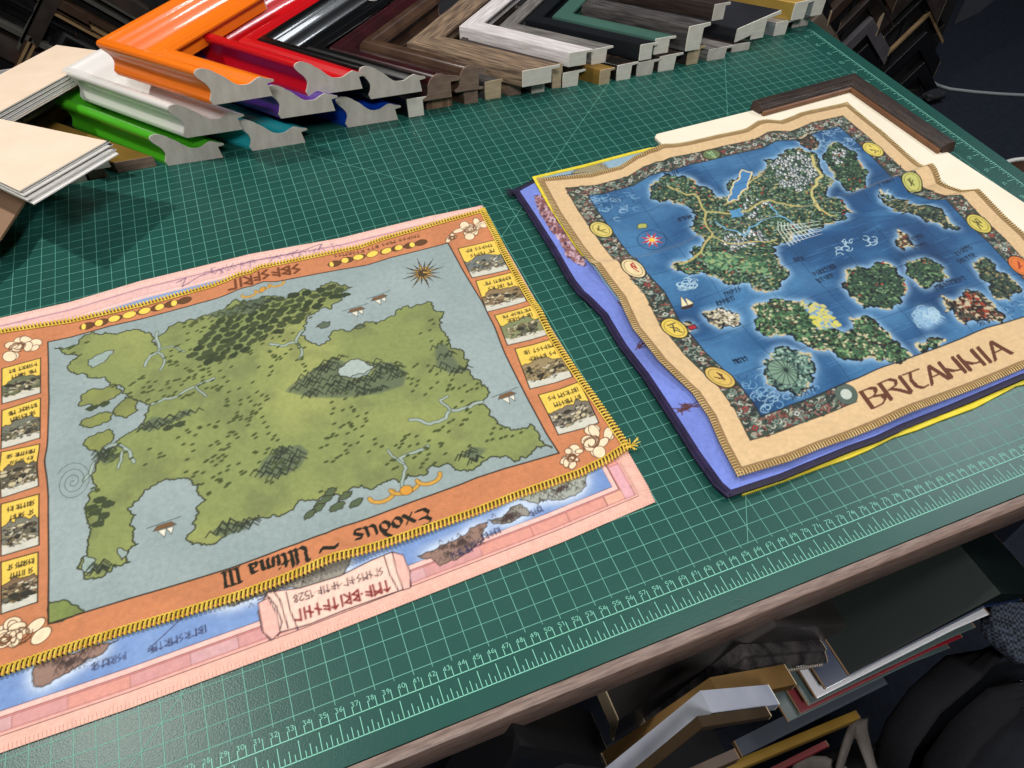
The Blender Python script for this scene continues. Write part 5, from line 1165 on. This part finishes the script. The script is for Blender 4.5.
# loose mouldings below
def stick(pa, pb, y, w, h, m, label, name='moulding_stick'):
    a, b = PY(*pa, y), PY(*pb, y); d = (b-a)/np.linalg.norm(b-a); up = np.array([-d[2], 0, d[0]]); Yv = np.array([0, -1, 0.])
    rt = tag(empty(name, tuple(a)), label, 'moulding')
    pr_ = [(0, 0), (0, .9), (.1, 1), (.5, .92), (.9, 1), (1, .9), (1, 0)]
    sweep(pr_, [(a, up*-w, Yv*h), ((a+b)/2, up*-w, Yv*h), (b, up*-w, Yv*h)], kr_end, m, rt, tuple(a)); return rt
YG = mat('ochre_gold', (132, 102, 38), .45, (150, 118, 48), 24)
stick((690, 779), (856, 710), -9.0, 1.5, .8, YG, 'ochre gold loose moulding leaning below the right pile')
stick((742, 782), (826, 740), -9.5, .9, .6, mat('dark_red', (110, 24, 30), .4, (126, 32, 38), 10), 'dark red loose moulding below the ochre gold one')
stick((590, 812), (735, 748), -9.6, 1.4, .8, mat('dull_brown', (72, 54, 40), .5, (88, 68, 50), 20), 'dull brown loose moulding below the aged bronze sample')
# bottom shelf keeps them up
MB().box((20, -14, -62), (76, 3, -60)).build('lower_shelf', dark, wb, (30, 30, FLOOR))

# ------------------------------------------------------------------ bag, scarf and small things on the floor at the right
def superell(c, r, e=.5, nu=40, nv=24, seed=1, amp=.05, rot=(0, 0, 0)):
    rr = np.random.RandomState(seed); ph = rr.rand(6)*6; Vv = []; F = []
    sg = lambda x, p: math.copysign(abs(x)**p, x); M = Matrix.Rotation(rot[2], 3, 'Z')@Matrix.Rotation(rot[1], 3, 'Y')@Matrix.Rotation(rot[0], 3, 'X')
    for j in range(nv+1):
        v = -math.pi/2+math.pi*j/nv
        for i in range(nu):
            u = 2*math.pi*i/nu; k = 1+amp*(math.sin(3*u+ph[0])*math.sin(4*v+ph[1])+.5*math.sin(7*u+ph[2]+3*v)+.3*math.sin(11*v+ph[3]+2*u))
            p = M@Vector((r[0]*k*sg(math.cos(v), e)*sg(math.cos(u), e), r[1]*k*sg(math.cos(v), e)*sg(math.sin(u), e), r[2]*k*sg(math.sin(v), e)))
            Vv.append((c[0]+p[0], c[1]+p[1], c[2]+p[2]))
    for j in range(nv):
        for i in range(nu): F.append((j*nu+i, j*nu+(i+1) % nu, (j+1)*nu+(i+1) % nu, (j+1)*nu+i))
    return Vv, F
bagm = mat('bag_navy', (10, 12, 22), .85, (14, 16, 28), 30, bump=.6, bscale=140); strm = mat('bag_webbing', (13, 14, 21), .85, (18, 19, 27), 60, (1, 6, 1), bump=.5, bscale=300)
bc = P(975, 735, -52); bc = np.array([bc[0]+4, bc[1]-6, -66.0]); og = (bc[0], bc[1], FLOOR)
bp_ = tag(empty('backpack', og), 'dark navy backpack standing on the floor at the right of the bench front', 'backpack')
for nm, c_, r_, e_, sd in (('main_compartment', bc, (17, 11, 18.6), .45, 2), ('front_pocket', bc+[-3, -10, -4], (12, 4, 11), .5, 3)):
    v_, f_ = superell(c_, r_, e_, seed=sd, amp=.035, rot=(.15, 0, .35)); new_mesh(nm, v_, f_, bagm, bp_, og, 180)
for k, off in enumerate((-7, 3)):
    pts = [P(x_+k*40, y_+k*34, z_-k*2) for x_, y_, z_ in ((1060, 622, -42), (1010, 644, -41.5), (962, 668, -42), (925, 700, -44), (900, 735, -47), (885, 775, -52))]
    MB().tube(pts, 2.3, 10, flat=.35, up=(1, 0, 0)).build('shoulder_strap', strm, bp_, og, smooth=180)
mb = MB(); pts = [bc+np.array([14*math.cos(t), -9.4+1.5*math.cos(t), 6+8*math.sin(t)]) for t in np.linspace(.2, 2.9, 18)]; mb.tube(pts, .35, 6); mb.build('zipper', strm, bp_, og, smooth=180)
hm = bpy.data.materials.new('woven_check'); hm.use_nodes = True; nt = hm.node_tree; b = nt.nodes['Principled BSDF']; b.inputs['Roughness'].default_value = .9
tcn = nt.nodes.new('ShaderNodeTexCoord'); ck = nt.nodes.new('ShaderNodeTexChecker'); ck.inputs['Scale'].default_value = 300; mpn = nt.nodes.new('ShaderNodeMapping'); mpn.inputs['Rotation'].default_value = (.3, .5, .8)
nt.links.new(tcn.outputs['Object'], mpn.inputs['Vector']); nt.links.new(mpn.outputs['Vector'], ck.inputs['Vector']); ck.inputs['Color1'].default_value = (*lin((66, 74, 90)), 1); ck.inputs['Color2'].default_value = (*lin((22, 26, 36)), 1); nt.links.new(ck.outputs['Color'], b.inputs['Base Color'])
sc_ = P(1010, 618, -34)
v_, f_ = superell((sc_[0]+3, sc_[1], -36), (6, 4.5, 2.2), .8, 48, 24, 5, .09, (.3, .2, .3))
tag(new_mesh('scarf', v_, f_, hm, None, (sc_[0], sc_[1], -36), 180), 'grey checked woven scarf bunched at the right edge beside the green sample', 'scarf')
# canvas strap loop and a small red and white tag
cs = mat('canvas_grey', (104, 96, 92), .85, (120, 112, 106), 40, bump=.5, bscale=200)
pa = [P(*q, -50) for q in ((838, 772), (846, 745), (852, 728), (858, 727), (863, 740), (870, 762), (878, 785))]
tag(MB().tube([p for p in pa], [1.2, 1.5, 1.7, 1.8, 1.6, 1.3, 1.2], 8, flat=.35, up=(0, -1, .3)).build('canvas_strap', cs, None, tuple(pa[0]), smooth=180), 'grey canvas strap standing up in a loop below the gold moulding', 'strap')
pa = [P(*q, -52) for q in ((790, 790), (797, 768), (808, 763), (822, 764), (838, 775), (845, 790))]
tag(MB().tube(pa, 1.5, 8, flat=.4, up=(0, -1, .3)).build('canvas_strap', cs, None, tuple(pa[0]), smooth=180), 'pale grey canvas strap curling at the bottom edge left of the taller loop', 'strap')
ka, kb = P(902, 737, -50), P(895, 757, -50); og = tuple(ka)
kt = tag(empty('key_tag', og), 'small red and white plastic tag hanging in the dark beside the backpack', 'tag')
d = kb-ka
MB().tube([ka, ka+d*.1, ka+d*.9, kb], [.5, .8, .8, .55], 12).build('tag_body', mat('tag_white', (200, 150, 146), .3, (214, 170, 164), 8), kt, og, smooth=50)
MB().tube([kb-d*.12, kb+d*.1], [.84, .6], 12).build('tag_tip', mat('tag_red', (160, 40, 40), .3, (180, 50, 48), 8), kt, og, smooth=50)
MB().tube([ka+d*.05-[0, 0, 0]+np.array([math.cos(t)*.9, 0, 1.0+math.sin(t)*1.0]) for t in np.linspace(0, 6.28, 14)], .12, 6).build('key_ring', M_sil, kt, og, smooth=180)
# the dark canvas heap the tag hangs on
tc_ = P(880, 745, -58); v_, f_ = superell((tc_[0]-5, tc_[1]-6, -72), (11, 8, 12.5), .6, seed=9, amp=.06); tag(new_mesh('tote_bag', v_, f_, mat('tote_black', (12, 12, 17), .85, (18, 18, 24), 30, bump=.5), None, (tc_[0], tc_[1], -86+1), 180), 'black tote bag slumped on the floor left of the backpack', 'bag')

# ------------------------------------------------------------------ floor to the right of the board
pc = [P(*q, FLOOR+.5) for q in ((929, 60), (928, 72), (930, 80), (937, 85), (950, 89), (975, 92), (1000, 94), (1030, 95.5), (1090, 97))]
tag(MB().tube(pc, .55, 8).build('power_cable', mat('cable_grey', (138, 142, 146), .5, (150, 154, 158), 10), None, tuple(pc[0]), smooth=180), 'pale grey cable curving across the dark floor at the right', 'cable')
fb = [P(*q, FLOOR) for q in ((965, 0), (972, -6), (1000, -4), (978, 14), (953, 26))]
tag(MB().prism([(p[0], p[1]) for p in fb], FLOOR+.01, FLOOR+.5).build('floor_board', mat('board_dull', (52, 52, 58), .8, (60, 60, 66), 8), None, tuple(fb[0])), 'dull grey board lying on the floor beside the display board', 'board')
bn = P(1047, 186, -42); og = (bn[0], bn[1], FLOOR); bi = tag(empty('waste_bin', og), 'round bin with a pale rim and brown inside at the right edge of the view', 'bin')
def ringsurf(mb, c, prof_, n=48):
    Vv = [(c[0]+r_*math.cos(2*math.pi*i/n), c[1]+r_*math.sin(2*math.pi*i/n), z) for r_, z in prof_ for i in range(n)]
    mb.add(Vv, [(k*n+i, k*n+(i+1) % n, (k+1)*n+(i+1) % n, (k+1)*n+i) for k in range(len(prof_)-1) for i in range(n)]); return mb
R0 = 9.5
ringsurf(MB(), bn, [(R0*.8, FLOOR), (R0, -42.3)]).build('outer_wall', mat('bin_outer', (60, 58, 58), .6, (70, 68, 68), 10), bi, og, smooth=60)
ringsurf(MB(), bn, [(0.01, FLOOR+.5), (R0*.78, FLOOR+.5), (R0*.97, -42.3)]).build('inner_wall', mat('bin_inner', (104, 76, 62), .7, (120, 90, 74), 6), bi, og, smooth=60)
MB().tube([(bn[0]+R0*math.cos(t), bn[1]+R0*math.sin(t), -42.2) for t in np.linspace(0, 2*math.pi, 49)], .45, 8, cap=False).build('rim', mat('bin_rim', (206, 204, 200), .5, (214, 212, 208), 8), bi, og, smooth=180)
sh_ = P(915, 84, FLOOR); v_, f_ = superell((sh_[0]-3, YW-6, FLOOR+2.6), (4, 2, 1.2), .6, seed=3, amp=.1)
tag(new_mesh('rag', v_, f_, mat('rag_black', (20, 20, 26), .8, (44, 44, 50), 30), None, (sh_[0]-3, YW-6, FLOOR), 180), 'crumpled dark rag on the floor at the foot of the display board', 'rag')

# ------------------------------------------------------------------ light: shop lamps above the bench
def area(name, loc, size, energy, target, col=(1, 1, 1)):
    l = bpy.data.lights.new(name, 'AREA'); l.shape = 'DISK'; l.size = size; l.energy = energy; l.color = col
    o = bpy.data.objects.new(name, l); C.objects.link(o); o.location = W(loc); d = W(target)-o.location; o.rotation_euler = d.to_track_quat('-Z', 'Y').to_euler(); return o
area('ceiling_lamp', (-38, 72, 158), .07, 17, (45, 30, 0), (1, .965, .9))
area('ceiling_lamp', (70, 120, 165), .05, 3, (60, 50, 0), (1, .97, .93))
area('ceiling_lamp', (120, 0, 165), .3, 9, (70, 20, 0), (1, .98, .96))
area('ceiling_lamp', (20, -90, 160), .4, 20, (50, 40, 0), (1, .98, .95))
area('ceiling_lamp', (260, 80, 170), .5, 22, (230, 90, -80), (.9, .95, 1))
w_ = bpy.data.worlds.new('world'); bpy.context.scene.world = w_; w_.use_nodes = True; w_.node_tree.nodes['Background'].inputs[0].default_value = (.8, .86, 1, 1); w_.node_tree.nodes['Background'].inputs[1].default_value = .3
sc0 = bpy.context.scene; sc0.view_settings.view_transform = 'Standard'; sc0.view_settings.look = 'None'; sc0.view_settings.gamma = 1; sc0.view_settings.use_curve_mapping = False; sc0.view_settings.exposure = 0.0
